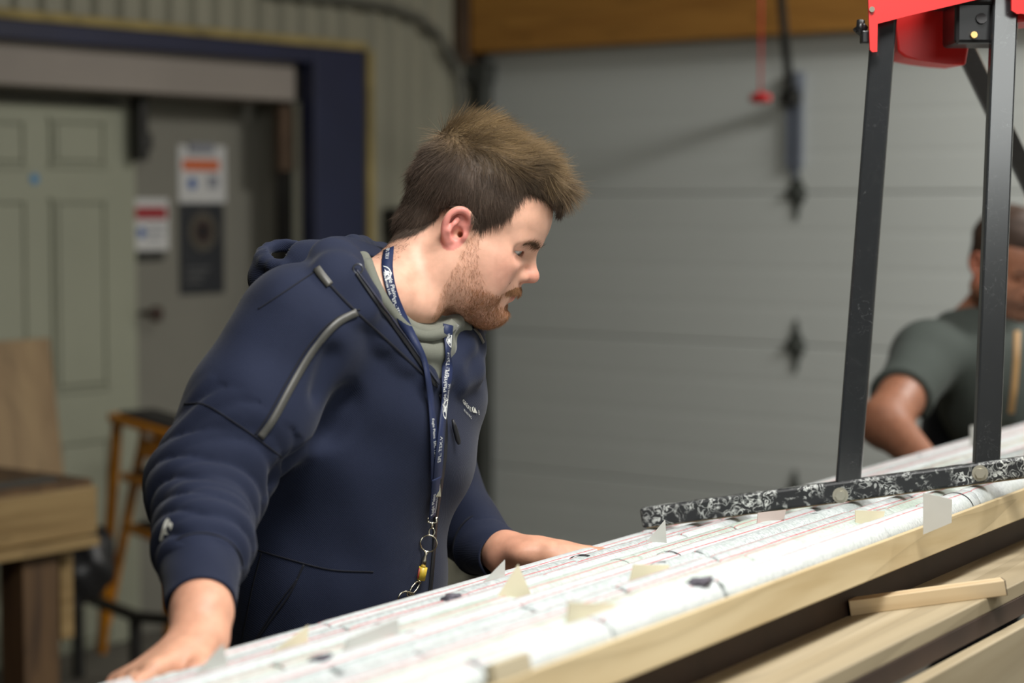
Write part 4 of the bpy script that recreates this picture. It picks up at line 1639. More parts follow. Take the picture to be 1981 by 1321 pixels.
g3 = lambda p, r: np.exp(-(((hL - np.array(p)) / r) ** 2).sum(1))
for s in (-1, 1):
    colr = lerp_c(colr, srgb(214, 142, 128), 0.55 * g3((0.075, s * 0.05, -0.022), 0.026))
    ear_w = sstep(np.abs(Y_), 0.0765, 0.0815) * (((X_ - 0.0005) / 0.019) ** 2 + ((Z_ - 0.0025) / 0.0305) ** 2 < 1)
    colr = lerp_c(colr, srgb(222, 138, 130), 0.6 * ear_w)
colr = lerp_c(colr, srgb(206, 122, 108), 0.75 * g3((0.112, 0, -0.019), 0.016))
colr = lerp_c(colr, srgb(190, 108, 100), 0.9 * np.exp(-((Z_ + 0.0530) / 0.0060) ** 2) * (X_ > 0.082) * (np.abs(Y_) < 0.021))
colr = lerp_c(colr, srgb(176, 122, 104), 0.3 * g3((0.090, -0.034, 0.012), 0.013))
# beard tint on the skin
BEARD = [hl(*p) for p in ((942, 446), (938, 500), (945, 528), (952, 552), (972, 566), (985, 560), (1000, 553), (1030, 552), (1030, 566), (996, 570), (975, 574), (972, 586), (1010, 590), (1010, 650), (900, 650), (846, 610), (850, 570), (872, 540), (893, 508), (910, 470), (924, 446))]
bd_sd = poly_sd(np.stack([X_, Z_], 1), BEARD)
bw = sstep(-bd_sd, -0.004, 0.008) * (np.abs(Y_) < 0.088) * (Z_ < 0.014) * (1 - np.clip(ear_w, 0, 1))
dens = 0.45 + 0.55 * sstep(X_, 0.050, 0.080)
lip = np.exp(-((Z_ + 0.0535) / 0.0042) ** 2) * (X_ > 0.084) * (np.abs(Y_) < 0.020)
bw = bw * (1 - np.clip(lip * 1.4, 0, 1))
colr = lerp_c(colr, srgb(172, 122, 94), 0.42 * bw * dens)
# dark hair tint on the scalp
HAIR = [hl(*p) for p in ((1084, 432), (1078, 402), (1052, 380), (1026, 376), (1010, 396), (1000, 414), (980, 432), (956, 437), (938, 452), (926, 430), (912, 408), (890, 394), (866, 402), (856, 424), (836, 442), (820, 452), (772, 462), (700, 470), (700, 150), (1200, 150), (1200, 432))]
hs = poly_sd(np.stack([X_, Z_], 1), HAIR)
hw = sstep(-hs, -0.004, 0.003) * (Z_ > -0.075)
nape = np.exp(-((X_ + 0.070) / 0.03) ** 2) * sstep(Z_, -0.095, -0.055)
colr = lerp_c(colr, srgb(70, 54, 42), np.maximum(hw, 0.35 * nape) * (1 - 0.95 * np.clip(sstep(np.abs(Y_), 0.0755, 0.080) * (((X_ - 0.0005) / 0.022) ** 2 + ((Z_ - 0.001) / 0.038) ** 2 < 1), 0, 1)))

# --- rest of the body (mostly under the clothes), arms and hands
bc = Clay()
S_R, E_R, W_R = P(585, 645, 2.53), P(392, 948, 2.425), P(390, 1185, 2.175)
S_L, E_L, W_L = P(842, 704, 2.85), P(842, 945, 2.99), P(1010, 1068, 2.80)
PEL = P(600, 1330, 2.74)
CHEST = P(715, 790, 2.69)
bc.add(cap(npv(NB0), npv(NB1), 0.060, 0.050), 0.03)
bodyF = Frame(npv(CHEST), N, U, UP)
bc.add(ell((0.0, 0, 0.0), (0.085, 0.130, 0.17), bodyF), 0.05)
bc.add(cap(npv(CHEST), npv(PEL), 0.095, 0.105), 0.05)
for s in (-1, 1):
    hip = npv(PEL) + npv(U) * s * 0.09
    knee = hip + np.array([0.02, 0.0, -0.43]) + npv(N) * 0.03
    foot = knee + np.array([0.0, 0.0, -0.42])
    foot[2] = 0.06
    bc.add(cap(hip, knee, 0.085, 0.058), 0.04); bc.add(cap(knee, foot, 0.056, 0.042), 0.03)
    bc.add(cap(foot, foot + npv(N) * 0.15 - np.array([0, 0, 0.02]), 0.04, 0.03), 0.03)
for S, E, Wp in ((S_R, E_R, W_R), (S_L, E_L, W_L)):
    bc.add(cap(npv(S), npv(E), 0.042, 0.036), 0.03)
    mid_ = E.lerp(Wp, 0.5) if S is S_R else P(925, 1050, 2.885)
    bc.add(cap(npv(E), npv(mid_), 0.036, 0.028), 0.03)
bV, bF = bc.mesh(npv(PEL) + np.array([-0.55, -0.75, -1.25]), npv(PEL) + np.array([0.60, 0.55, 0.95]), 0.006)


def hand(cl, wrist, d, back, thumb_side, curl=0.35, size=1.0, spread=0.10):
    """wrist point, finger direction, back-of-hand normal, unit vector to the thumb"""
    d = Vector(d).normalized(); back = Vector(back); back = (back - d * back.dot(d)).normalized()
    th = Vector(thumb_side); th = (th - d * th.dot(d) - back * th.dot(back)).normalized()
    fr = Frame(npv(wrist), d, th, back)
    z = size
    cl.add(cap((-0.02 * z, 0, 0), (0.03 * z, 0, 0), 0.026 * z, 0.030 * z, fr, ((0, 0, 1), 0.72)), 0.02)
    for y in (-0.026, -0.009, 0.009, 0.026):
        cl.add(cap((0.018 * z, y * 0.75 * z, 0), (0.092 * z, y * 1.12 * z, 0.002), 0.016 * z, 0.0125 * z, fr), 0.014)
    cl.add(ell((0.045 * z, 0.024 * z, -0.012 * z), (0.034 * z, 0.018 * z, 0.016 * z), fr), 0.012)
    for i, (y, L) in enumerate(((0.029, 0.070), (0.010, 0.080), (-0.010, 0.074), (-0.028, 0.058))):
        p = np.array([0.093 * z, y * z, 0.001])
        a = -curl * 0.3
        sp = spread * (1.2 - 0.8 * i)
        for seg, r0, r1 in ((0.45, 0.0098, 0.0088), (0.30, 0.0088, 0.0080), (0.25, 0.0080, 0.0068)):
            q = p + L * seg * z * np.array([math.cos(a) * math.cos(sp), math.sin(sp), math.sin(a)])
            cl.add(cap(p, q, r0 * z, r1 * z, fr), 0.004)
            p = q; a -= curl
    p = np.array([0.022 * z, 0.022 * z, -0.010 * z])
    for q, r0, r1 in (((0.050, 0.050, -0.016), 0.0140, 0.0115), ((0.078, 0.064, -0.018), 0.0112, 0.0100), ((0.102, 0.070, -0.022), 0.0100, 0.0080)):
        q = np.array(q) * z
        cl.add(cap(p, q, r0 * z, r1 * z, fr), 0.008)
        p = q


armV = []
# near arm: forearm comes towards the camera, hand flat on the box edge, fingers to the left
ac = Clay()
ac.add(cap(npv(E_R.lerp(W_R, 0.45)), npv(W_R), 0.034, 0.0315, WORLD), 0.02)
HR = P(372, 1252, 2.125)
ac.add(cap(npv(W_R), npv(HR), 0.0305, 0.0295), 0.02)
hand(ac, P(372, 1258, 2.12), (P(268, 1314, 2.05) - P(380, 1256, 2.13)), TH + Vector((-0.35, 0, 0.2)), -N * 0.2 + Vector((0.75, -0.6, 0)), 0.25, 0.98)
aV, aF = ac.mesh(npv(W_R) + np.array([-0.32, -0.30, -0.22]), npv(W_R) + np.array([0.22, 0.25, 0.24]), 0.0024)
armV.append((smooth_mesh(aV, aF, 1, 0.4), aF))
ac = Clay()
ac.add(cap(npv(P(925, 1050, 2.885)), npv(P(980, 1072, 2.82)), 0.026, 0.0300), 0.01)
ac.add(cap(npv(P(980, 1070, 2.82)), npv(P(1036, 1070, 2.79)), 0.0305, 0.023), 0.015)
hand(ac, P(1040, 1072, 2.785), (P(1140, 1072, 2.80) - P(1040, 1068, 2.785)), TH, -U * 0.4 + N, 0.30, 0.95)
aV, aF = ac.mesh(npv(W_L) + np.array([-0.30, -0.25, -0.20]), npv(W_L) + np.array([0.30, 0.25, 0.20]), 0.0026)
armV.append((smooth_mesh(aV, aF, 1, 0.4), aF))


def arm_col(V):
    c = np.repeat(np.array(srgb(216, 166, 138))[None], len(V), 0)
    return lerp_c(c, srgb(206, 138, 118), 0.35 * (0.5 + 0.5 * noise3(V, 40.0, 3)))


allV, allF, allC = [hV], [hF], [colr]
off = len(hV)
for V_, F_ in [(bV, bF)] + armV:
    allV.append(V_); allF.append(F_ + off); allC.append(arm_col(V_)); off += len(V_)
body = np_mesh('body', np.concatenate(allV), np.concatenate(allF), M_skin, man, np.concatenate(allC))

# --- eyes
for s in (-1, 1):
    eo = Vector(HF.w((0.0745, s * 0.0330, 0.0080)))
    m = MB()
    bmesh.ops.create_uvsphere(m.bm, u_segments=32, v_segments=20, radius=0.0143)
    look = Vector(HF.R @ np.array([0.86, -0.16, -0.48])).normalized()
    me_ = m.bm
    cl = me_.verts.layers.float_color.new('Col')
    for v in me_.verts:
        a = v.co.normalized().dot(look)
        v[cl] = (0.005, 0.005, 0.006, 1) if a > 0.975 else (0.09, 0.11, 0.10, 1) if a > 0.885 else (0.62, 0.58, 0.55, 1)
        v.co = v.co + eo
    for f in me_.faces: f.smooth = True
    e = m.build('eye', strand_mat('eye_surface', 0.15), man)

# --- hair: a modelled cap with strands growing from it
kc = Clay()
kc.add(ell((-0.002, 0, 0.052), (0.0925, 0.0825, 0.0830), HF), 0.01)
kc.add(ell((0.022, 0, 0.092), (0.071, 0.066, 0.046), HF), 0.02)
kc.add(cap((0.050, -0.045, 0.112), (0.092, -0.014, 0.096), 0.020, 0.016, HF), 0.02)
kc.add(cap((0.050, 0.040, 0.114), (0.092, 0.020, 0.096), 0.020, 0.016, HF), 0.02)
kc.add(cap((0.095, -0.022, 0.094), (0.104, -0.012, 0.074), 0.013, 0.008, HF), 0.015)
kc.add(cap((0.095, 0.020, 0.094), (0.104, 0.012, 0.074), 0.013, 0.008, HF), 0.015)
kc.add(ell((-0.050, 0, -0.012), (0.036, 0.060, 0.042), HF), 0.02)
kc.add(ell((-0.020, 0, 0.112), (0.055, 0.045, 0.026), HF), 0.02)
hairpoly = np.array(HAIR)


def hair_post(Q, d):
    L = HF.loc(Q)
    tp_ = sstep(L[:, 2], 0.08, 0.12)
    w = (0.0004 + 0.0018 * tp_) * noise3(L, 160.0, 5) + (0.0012 + 0.0030 * tp_) * noise3(L, 75.0, 6)
    d = d - w
    s = poly_sd(np.stack([L[:, 0], L[:, 2]], 1), hairpoly) - 0.001 + 0.003 * noise3(L, 300.0, 9)
    k = 0.006
    h = np.clip(0.5 - 0.5 * (s - d) / k, 0, 1)
    d = s * (1 - h) + d * h + k * h * (1 - h)
    ex = np.sqrt(((L[:, 0] - 0.0005) / 0.020) ** 2 + ((L[:, 2] - 0.001) / 0.033) ** 2) - 1         # keep the ears free
    d = np.where(np.abs(L[:, 1]) > 0.062, np.maximum(d, -ex * 0.02), d)
    return d


kc.post = hair_post
kV, kF = kc.mesh(npv(HO) - np.array([0.16, 0.12, 0.12]), npv(HO) + np.array([0.20, 0.12, 0.20]), 0.0024, slack=0.012)
kn = vnormals(kV, kF)
kL = HF.loc(kV)


def hair_cols(L, seed, n):
    r = np.random.RandomState(seed)
    top = sstep(L[:, 2], 0.075, 0.135)
    c = np.array(srgb(92, 76, 64))[None] * np.ones((n, 1))
    c = lerp_c(c, srgb(156, 130, 88), top * (0.35 + 0.55 * r.rand(n)))
    cl_ = 0.5 + 0.5 * noise3(L * np.array([0.6, 1.3, 1.3]), 190.0, 12)
    return c * ((0.60 + 0.5 * r.rand(n)) * (0.72 + 0.5 * cl_))[:, None]


rts, rq = sample_faces(kV, kF, 34000, np.ones(len(kV), bool), 3)
nr = kn[rq].mean(1); nr /= np.linalg.norm(nr, axis=1)[:, None]
L_ = HF.loc(rts)
nl = nr @ HF.R
top = sstep(L_[:, 2], 0.085, 0.12)
back = sstep(-L_[:, 0], 0.02, 0.06) * (1 - top)
side = 1 - np.maximum(top, back)
dl = np.zeros_like(L_)
dl += top[:, None] * np.stack([0.9 * np.ones(len(L_)), 0.25 * np.sin(90 * L_[:, 0] + 40 * L_[:, 1]), 0.35 + 0.4 * np.sin(120 * L_[:, 1] + 60 * L_[:, 0])], 1)
dl += side[:, None] * np.stack([0.35 + 0.5 * sstep(L_[:, 0], 0.0, 0.08), 0 * L_[:, 0], -0.85 + 0 * L_[:, 0]], 1)
dl += back[:, None] * np.stack([-0.15 + 0 * L_[:, 0], 0 * L_[:, 0], -1.0 + 0 * L_[:, 0]], 1)
fr_ = sstep(L_[:, 0], 0.095, 0.118)
dl = dl * (1 - fr_[:, None]) + fr_[:, None] * np.stack([0.35 + 0 * fr_, 0 * fr_, -0.8 + 0 * fr_], 1)
dl = dl - nl * (dl * nl).sum(1)[:, None]
dl += 0.20 * np.random.RandomState(4).normal(size=dl.shape)
dl /= np.linalg.norm(dl, axis=1)[:, None]
wd_ = dl @ HF.R.T
ln = 0.014 + 0.016 * top + 0.006 * np.random.RandomState(8).rand(len(L_))
ln = np.where(poly_sd(np.stack([L_[:, 0], L_[:, 2]], 1), hairpoly) > -0.012, ln * 0.6, ln)
sV, sF, sC = strands(rts - nr * 0.001, wd_, nr, ln * 1.25, 0.00027, hair_cols(L_, 5, len(L_)), 0.13 + 0.16 * top, 6, 4, 0.26)
# shorter hair rooted straight on the scalp at the temples, round the ears and at the neck
sm = (hs < -0.0005) & (np.abs(Y_) > 0.025) & (Z_ < 0.100) & (ear_w < 0.2)
r2_, q2_ = sample_faces(hV, hF, 12000, sm, 33)
n2_ = hn[q2_].mean(1); n2_ /= np.linalg.norm(n2_, axis=1)[:, None]
l2_ = HF.loc(r2_)
d2_ = np.stack([0.55 * sstep(l2_[:, 0], -0.01, 0.05) - 0.1, 0 * l2_[:, 0], -0.9 + 0 * l2_[:, 0]], 1) + 0.22 * np.random.RandomState(14).normal(size=l2_.shape)
d2_ = d2_ @ HF.R.T
d2_ = d2_ - n2_ * (d2_ * n2_).sum(1)[:, None]
d2_ /= np.linalg.norm(d2_, axis=1)[:, None]
s2V, s2F, s2C = strands(r2_, d2_, n2_, 0.010 + 0.008 * np.random.RandomState(15).rand(len(r2_)), 0.00026, hair_cols(l2_, 16, len(l2_)), 0.16, 17, 3, 0.22)
sF = np.concatenate([sF, s2F + len(sV)]); sV = np.concatenate([sV, s2V]); sC = np.concatenate([sC, s2C])
hcol = hair_cols(kL, 2, len(kV)) * 0.7
M_hair = strand_mat('hair_brown', 0.62)
hair = np_mesh('hair', np.concatenate([kV, sV]), np.concatenate([kF, sF + len(kV)]), M_hair, man, np.concatenate([hcol, sC]))
hair['label'] = 'short tousled brown hair'


# --- beard, moustache and eyebrows
def fuzz(name, mask, n, dvec, length, width, base, seed, lift=0.5, curl=0.4):
    p, q = sample_faces(hV, hF, n, mask, seed)
    nn = hn[q].mean(1); nn /= np.linalg.norm(nn, axis=1)[:, None]
    r = np.random.RandomState(seed)
    d = (np.array(dvec)[None] + 0.35 * r.normal(size=(n, 3))) @ HF.R.T
    d = d - nn * (d * nn).sum(1)[:, None]
    d /= np.linalg.norm(d, axis=1)[:, None]
    c = np.array(base)[None] * (0.55 + 0.8 * r.rand(n))[:, None]
    V, F, C = strands(p, d, nn, length * (0.6 + 0.8 * r.rand(n)), width, c, lift, seed, 3, curl)
    return np_mesh(name, V, F, M_hair, man, C)


rr = np.random.RandomState(1).rand(len(hV))
jaw = (bw > 0.3)
mous = jaw & (Z_ > -0.050) & (X_ > 0.070)
chin = jaw & (X_ > 0.052) & ~mous & (Z_ < -0.055)
fuzz('stubble', jaw & ~mous, 6000, (0.35, 0, -0.8), 0.0055, 0.00011, srgb(164, 120, 88), 21, 0.6)
fuzz('chin_beard', chin, 2600, (0.35, 0, -0.85), 0.0080, 0.00015, srgb(168, 118, 80), 22, 0.5)
fuzz('moustache', mous, 1500, (0.25, 0, -0.9), 0.0075, 0.00017, srgb(150, 108, 74), 23, 0.4)
brow = np.zeros(len(hV), bool)
for s in (-1, 1):
    yy = s * Y_
    zc = 0.0210 + 0.004 * sstep(yy, 0.012, 0.034) - 0.006 * sstep(yy, 0.036, 0.052)
    brow |= (yy > 0.010) & (yy < 0.050) & (np.abs(Z_ - zc) < 0.0034) & (X_ > 0.068)
fuzz('eyebrow', brow, 800, (-0.35, 0, 0.20), 0.0085, 0.00015, srgb(104, 80, 58), 24, 0.25, 0.2)
nap = (hw < 0.5) & (nape > 0.55) & (X_ < -0.02)
fuzz('nape_hair', nap, 500, (0.1, 0, -1.0), 0.005, 0.00014, srgb(92, 72, 56), 25, 0.3)

# ------------------------------------------------------------------ clothes
M_hood = cloth_mat('navy_hoodie_knit', srgb(32, 38, 58), sheen=0.10)
M_shirt = cloth_mat('grey_green_tshirt', srgb(112, 114, 104), 2200, 0.06, 0.2)
M_tape = mat('grey_reflective_tape', srgb(76, 75, 71), 0.45, 0.12, 30.0)
M_seam = mat('dark_seam', srgb(14, 17, 30), 0.9, 0.1)
M_jean = cloth_mat('dark_trousers', srgb(44, 46, 54), 1800)



def prism_yz(poly, x0, x1, fr):
    poly = np.array(poly)

    def f(Q):
        L = fr.loc(Q)
        s = poly_sd(L[:, 1:3], poly)
        return np.maximum(s, np.maximum(x0 - L[:, 0], L[:, 0] - x1))
    return f


def torso(cl, g, k=0.04):
    """shared chest, belly and shoulder volumes grown by g"""
    cF = Frame(npv(P(705, 780, 2.69)), N, U, UP)
    cl.add(ell((0, 0, 0), (0.148 + g, 0.196 + g, 0.215 + g), cF), k)
    bF_ = Frame(npv(P(650, 1075, 2.70)), N, U, UP)
    cl.add(ell((0, 0, 0), (0.142 + g, 0.178 + g, 0.28 + g), bF_), k)
    cl.add(cap(npv(P(600, 640, 2.54)), npv(P(842, 676, 2.82)), 0.072 + g, 0.066 + g), k)
    cl.add(cap(npv(P(620, 590, 2.56)), npv(P(720, 570, 2.64)), 0.044 + g, 0.048 + g), k)


# base of the hoodie without openings: used to find where things lie on it
SLV_R = [(npv(P(572, 640, 2.520)), 0.080), (npv(P(480, 800, 2.475)), 0.078), (npv(P(398, 945, 2.42)), 0.0670)]
FA = [(SLV_R[2][0], 0.0670), (npv(P(393, 1050, 2.30)), 0.0520), (npv(P(388, 1092, 2.262)), 0.0455), (npv(P(389, 1172, 2.190)), 0.0395)]
SLV_L = [(npv(P(846, 700, 2.86)), 0.064), (npv(P(838, 945, 3.00)), 0.066), (npv(P(925, 1050, 2.885)), 0.046), (npv(P(970, 1073, 2.830)), 0.0385)]


def hoodie_base():
    h = Clay()
    torso(h, 0.0)
    h.add(cap(SLV_R[0][0], SLV_R[1][0], 0.080, 0.078), 0.035)
    h.add(cap(SLV_R[1][0], SLV_R[2][0], 0.078, 0.067), 0.03)
    chain(h, FA[:3], 0.03)
    chain(h, SLV_L[:3], 0.03)
    return h


hb = hoodie_base()

# T-shirt
sc_ = Clay()
torso(sc_, -0.032)
sc_.add(cap(npv(P(770, 640, 2.66)), npv(P(850, 670, 2.69)), 0.062, 0.055), 0.04)
for x, y in ((790, 690), (815, 720), (845, 745), (850, 700), (870, 690), (830, 670)):
    q = npv(surf(hb, x, y, off=-0.012)) + npv(-N) * 0.03
    sc_.add(cap(q, q + npv(-N) * 0.04, 0.030, 0.030), 0.03)
sc_.cut(cap(npv(NB0.lerp(NB1, 0.10)), npv(NB1), 0.060, 0.064), 0.008)
COLR = [((702, 500), 2.605), ((716, 535), 2.592), ((742, 588), 2.582), ((775, 622), 2.582), ((806, 642), 2.590), ((836, 648), 2.602), ((862, 640), 2.622), ((884, 622), 2.660)]
chain(sc_, [(npv(P(x, y, d - 0.008)), 0.0105) for (x, y), d in COLR], 0.006)
chain(sc_, [(npv(surf(sc_, x, y, off=0.0)), 0.006) for x, y in ((790, 664), (820, 680), (848, 682), (870, 668))], 0.016)
sV_, sF_ = sc_.mesh(npv(PEL) + np.array([-0.25, -0.40, 0.30]), npv(PEL) + np.array([0.45, 0.40, 0.85]), 0.0036)
shirt = np_mesh('t_shirt', smooth_mesh(sV_, sF_, 1, 0.5), sF_, M_shirt, man)
shirt['label'] = 'grey-green T-shirt under the open hoodie'

# trousers
tc_ = Clay()
tc_.add(ell((0, 0, 0), (0.145, 0.185, 0.16), Frame(npv(PEL) - np.array([0, 0, 0.04]), N, U, UP)), 0.04)
for s in (-1, 1):
    hip = npv(PEL) + npv(U) * s * 0.09
    knee = hip + np.array([0.02, 0.0, -0.43]) + npv(N) * 0.03
    foot = knee + np.array([0.0, 0.0, -0.42]); foot[2] = 0.10
    tc_.add(cap(hip, knee, 0.105, 0.080), 0.04); tc_.add(cap(knee, foot, 0.080, 0.068), 0.03)
tV, tF = tc_.mesh(npv(PEL) + np.array([-0.35, -0.35, -1.3]), npv(PEL) + np.array([0.35, 0.35, 0.20]), 0.009)
np_mesh('trousers', tV, tF, M_jean, man)

# hoodie
hd = hoodie_base()
# creases: armpit and drag folds
for pts, r, k in ((((668, 775), (630, 835), (580, 885), (535, 925)), 0.009, 0.030), (((640, 690), (615, 760)), 0.003, 0.03),):
    pp = [npv(surf(hb, x, y)) for x, y in pts]
    for a, b in zip(pp[:-1], pp[1:]):
        hd.cut(cap(a, b, r, r), k)
# neck and V opening
hd.cut(cap(npv(NB0.lerp(NB1, 0.05)), npv(NB1.lerp(NB0, -0.4)), 0.070, 0.074), 0.008)
VPX = [(700, 470), (896, 600), (878, 655), (862, 715), (852, 754), (832, 730), (776, 672), (722, 592)]
VS = [surf(hb, x, y) for x, y in VPX]
VS[0] = P(700, 470, VS[7].y + 0.05); VS[1] = P(896, 600, VS[2].y + 0.04)
VF = Frame(npv(VS[4]), N, U, UP)
VP = [tuple(VF.loc(npv(v)[None])[0][1:3]) for v in VS]
hd.cut(prism_yz(VP, -0.10, 0.25, VF), 0.004)
e_ = SLV_L[2][0] - SLV_L[1][0]
# hood lying round the neck and on the back
LAP = [((846, 746), .010, .004), ((822, 726), .015, .004), ((780, 690), .020, .005), ((730, 638), .027, .009), ((688, 582), .033, .014), ((656, 538), .036, .020)]
pp = []
for (x, y), r, off in LAP:
    q = surf(hb, x, y, off=off - r * 0.55)
    pp.append((npv(q), r))
pp += [(npv(P(650, 512, pp[-1][0][1] + 0.05)), 0.036), (npv(P(655, 500, pp[-1][0][1] + 0.11)), 0.034)]
nrm_ = np.array([0.35, -0.75, 0.55])
for (a, ra), (b, rb) in zip(pp[:-1], pp[1:]):
    hd.add(cap(a, b, ra, rb, WORLD, (nrm_, 0.55)), 0.008)
pe = pp[-1][0]
LAPL = [((856, 750), .009), ((872, 715), .014), ((892, 672), .019), ((908, 632), .023)]
pl_ = [(npv(surf(hb, x, y, off=-r * 0.6)), r) for (x, y), r in LAPL]
pl_ += [(npv(P(900, 596, pl_[-1][0][1] + 0.06)), .022), (npv(P(866, 560, pl_[-1][0][1] + 0.12)), .024), (npv(P(800, 520, 2.88)), 0.022), (npv(P(735, 492, 2.86)), 0.018), (npv(P(700, 480, 2.80)), 0.016), (npv(P(686, 478, 2.72)), 0.016)]
chain(hd, pl_, 0.010)
for (x0, y0), (x1, y1) in (((900, 634), (910, 672)), ((910, 672), (906, 716)), ((906, 716), (880, 742))):
    hd.add(cap(npv(surf(hb, x0, y0, off=-0.016)), npv(surf(hb, x1, y1, off=-0.016)), 0.020, 0.020), 0.012)
# drooping bag of the hood
hd.add(cap(npv(P(536, 532, 2.70)), npv(P(600, 520, 2.68)), 0.034, 0.036), 0.02)
hd.add(cap(npv(P(600, 520, 2.68)), npv(P(668, 500, 2.66)), 0.036, 0.028), 0.02)
hd.add(cap(npv(P(516, 545, 2.70)), npv(P(540, 520, 2.70)), 0.022, 0.030), 0.02)
hd.add(cap(npv(P(683, 468, 2.70)), npv(P(620, 500, 2.70)), 0.008, 0.024), 0.018)
hd.add(cap(npv(P(683, 468, 2.70)), npv(P(696, 500, 2.66)), 0.008, 0.014), 0.012)
rc = npv(P(551, 497, 2.70))
rX, rY = np.array([0.97, 0.2, 0.03]), np.array([-0.2, 0.94, 0.27])
rX /= np.linalg.norm(rX); rY /= np.linalg.norm(rY); rZ = np.cross(rX, rY)
rim = [rc + rX * 0.031 * math.cos(t) + rY * 0.052 * math.sin(t) for t in [2 * math.pi * k / 14 for k in range(15)]]
for a_, b_ in zip(rim[:-1], rim[1:]):
    hd.add(cap(a_, b_, 0.0085, 0.0085), 0.006)
hd.cut(ell((0, 0, 0), (0.0235, 0.043, 0.026), Frame(rc + rZ * 0.004, rX, rY, rZ)), 0.004)
fa_a, fa_c = FA[0][0], FA[2][0]
ax1 = fa_c - fa_a; len1 = np.linalg.norm(ax1); ax1 /= len1
upv = np.array([0, 0, 1.0]); sx_ = np.cross(ax1, upv); sx_ /= np.linalg.norm(sx_); sy_ = np.cross(sx_, ax1)
cF2 = Frame(npv(P(700, 775, 2.69)), N, U, UP)


def hood_post(Q, d):
    # bunched sleeve on the near forearm
    v = Q - fa_a
    s = v @ ax1
    rad = v - np.outer(s, ax1)
    rr_ = np.linalg.norm(rad, axis=1)
    ph = np.arctan2(rad @ sy_, rad @ sx_)
    reg = sstep(s, -0.075, -0.01) * (rr_ < 0.13)
    wv = 0.5 + 0.5 * np.sin(ph * 1.7 + 1.0)
    q = s + 0.014 * np.sin(ph + 0.8) + 0.007 * np.sin(2.3 * ph + 1.0)
    fold = np.abs(np.sin(math.pi * q / 0.037 + 0.7 * np.sin(2 * ph + 1))) ** 0.55 - 0.7
    f3 = np.abs(np.sin(math.pi * (s - 0.012 * np.sin(1.4 * ph)) / 0.027 + 2 * np.sin(ph))) - 0.5
    d = d - reg * (0.0105 * fold * (0.4 + 0.6 * wv) + 0.0042 * f3 * (1 - 0.6 * wv))
    # soft long folds over the trunk
    L = cF2.loc(Q)
    f2 = np.sin(22 * (L[:, 2] * 0.8 + L[:, 0] * 1.3 + L[:, 1] * 0.8) + 2.5 * np.sin(9 * L[:, 2] + 5 * L[:, 1]))
    lowm = 1 - sstep(L[:, 2], -0.05, 0.10)
    d = d - 0.0040 * f2 * (0.15 + 0.85 * lowm) * (1 - reg) * sstep(L[:, 0], -0.15, 0.0)
    d = d - 0.0012 * noise3(Q, 60.0, 31) * (1 - reg)
    return d


hd.post = hood_post
dV, dF = hd.mesh(npv(PEL) + np.array([-0.42, -0.70, -0.02]), npv(PEL) + np.array([0.50, 0.50, 0.95]), 0.0036, slack=0.012)
dV = smooth_mesh(dV, dF, 1, 0.5)
hoodie = np_mesh('hoodie', dV, dF, M_hood, man)
hoodie['label'] = 'navy blue zip hoodie with grey shoulder tape'


# ribbed cuffs
def cuff(a, b, ra, rb, wall, open_end, name='cuff', lean=0.0):
    a, b = np.array(a), np.array(b)
    d = b - a; L = np.linalg.norm(d); d /= L
    ref = np.array([0, 0, 1.0]); x = np.cross(d, ref); x /= np.linalg.norm(x); y = np.cross(d, x)
    nseg = 56
    prof = [(-0.14, ra * 0.80), (-0.02, ra * 0.93), (0.06, ra * 1.03), (0.14, ra * 1.0)]
    for i in range(7): prof.append((0.2 + 0.72 * i / 6, ra + (rb - ra) * (0.2 + 0.72 * i / 6)))
    prof += [(0.975, rb * 1.01), (1.0, rb), (1.005, rb - wall * 0.5), (0.98, rb - wall), (0.6, (ra + rb) / 2 - wall), (0.3, ra * 0.8)]
    V = []; F = []
    for i, (t, r) in enumerate(prof):
        for j in range(nseg):
            th = 2 * math.pi * j / nseg
            wob = 1 + 0.018 * math.sin(3 * th + 2 * t) + 0.010 * math.sin(5 * th + 9 * t)
            sl = lean * math.cos(th) * max(0, min(1, t))
            V.append(a + d * (L * t + sl) + (x * math.cos(th) + y * math.sin(th)) * r * wob)
    for i in range(len(prof) - 1):
        for j in range(nseg):
            F.append([i * nseg + j, i * nseg + (j + 1) % nseg, (i + 1) * nseg + (j + 1) % nseg, (i + 1) * nseg + j])
    return np_mesh(name, V, F, M_hood, hoodie)


cuff(FA[2][0], FA[3][0], 0.0465, 0.0395, 0.0035, True)
for (pa_, pb_, r_) in ((FA[2][0], FA[3][0], 0.0478), (SLV_L[2][0], SLV_L[3][0], 0.0466)):
    dd_ = Vector(pb_ - pa_).normalized(); xx_ = dd_.cross(UP).normalized(); yy_ = dd_.cross(xx_)
    m = MB(); m.tube([Vector(pa_) + dd_ * 0.007 + (xx_ * math.cos(t) + yy_ * math.sin(t)) * r_ for t in [2 * math.pi * k / 40 for k in range(40)]], 0.0013, 6, closed=True)
    m.build('cuff_seam', M_seam, hoodie)
cuff(SLV_L[2][0], SLV_L[3][0], 0.0455, 0.0375, 0.0035, True)
print('TRIS hoodie', len(dF) * 2, 'body', sum(len(f) for f in allF) * 2, 'hair', len(hair.data.polygons) * 2)

# ------------------------------------------------------------------ details on the hoodie
HBVH = BVHTree.FromPolygons([Vector(v) for v in dV.tolist()], dF.tolist())


def on_hood(px, py, off=0.001):
    o = Vector((0, 0, CAMZ)); r = ray(px, py).normalized()
    q, nn, ix, dist = HBVH.ray_cast(o, r)
    if q is None: return None
    if nn.dot(r) > 0: nn = -nn
    return q + nn * off, nn


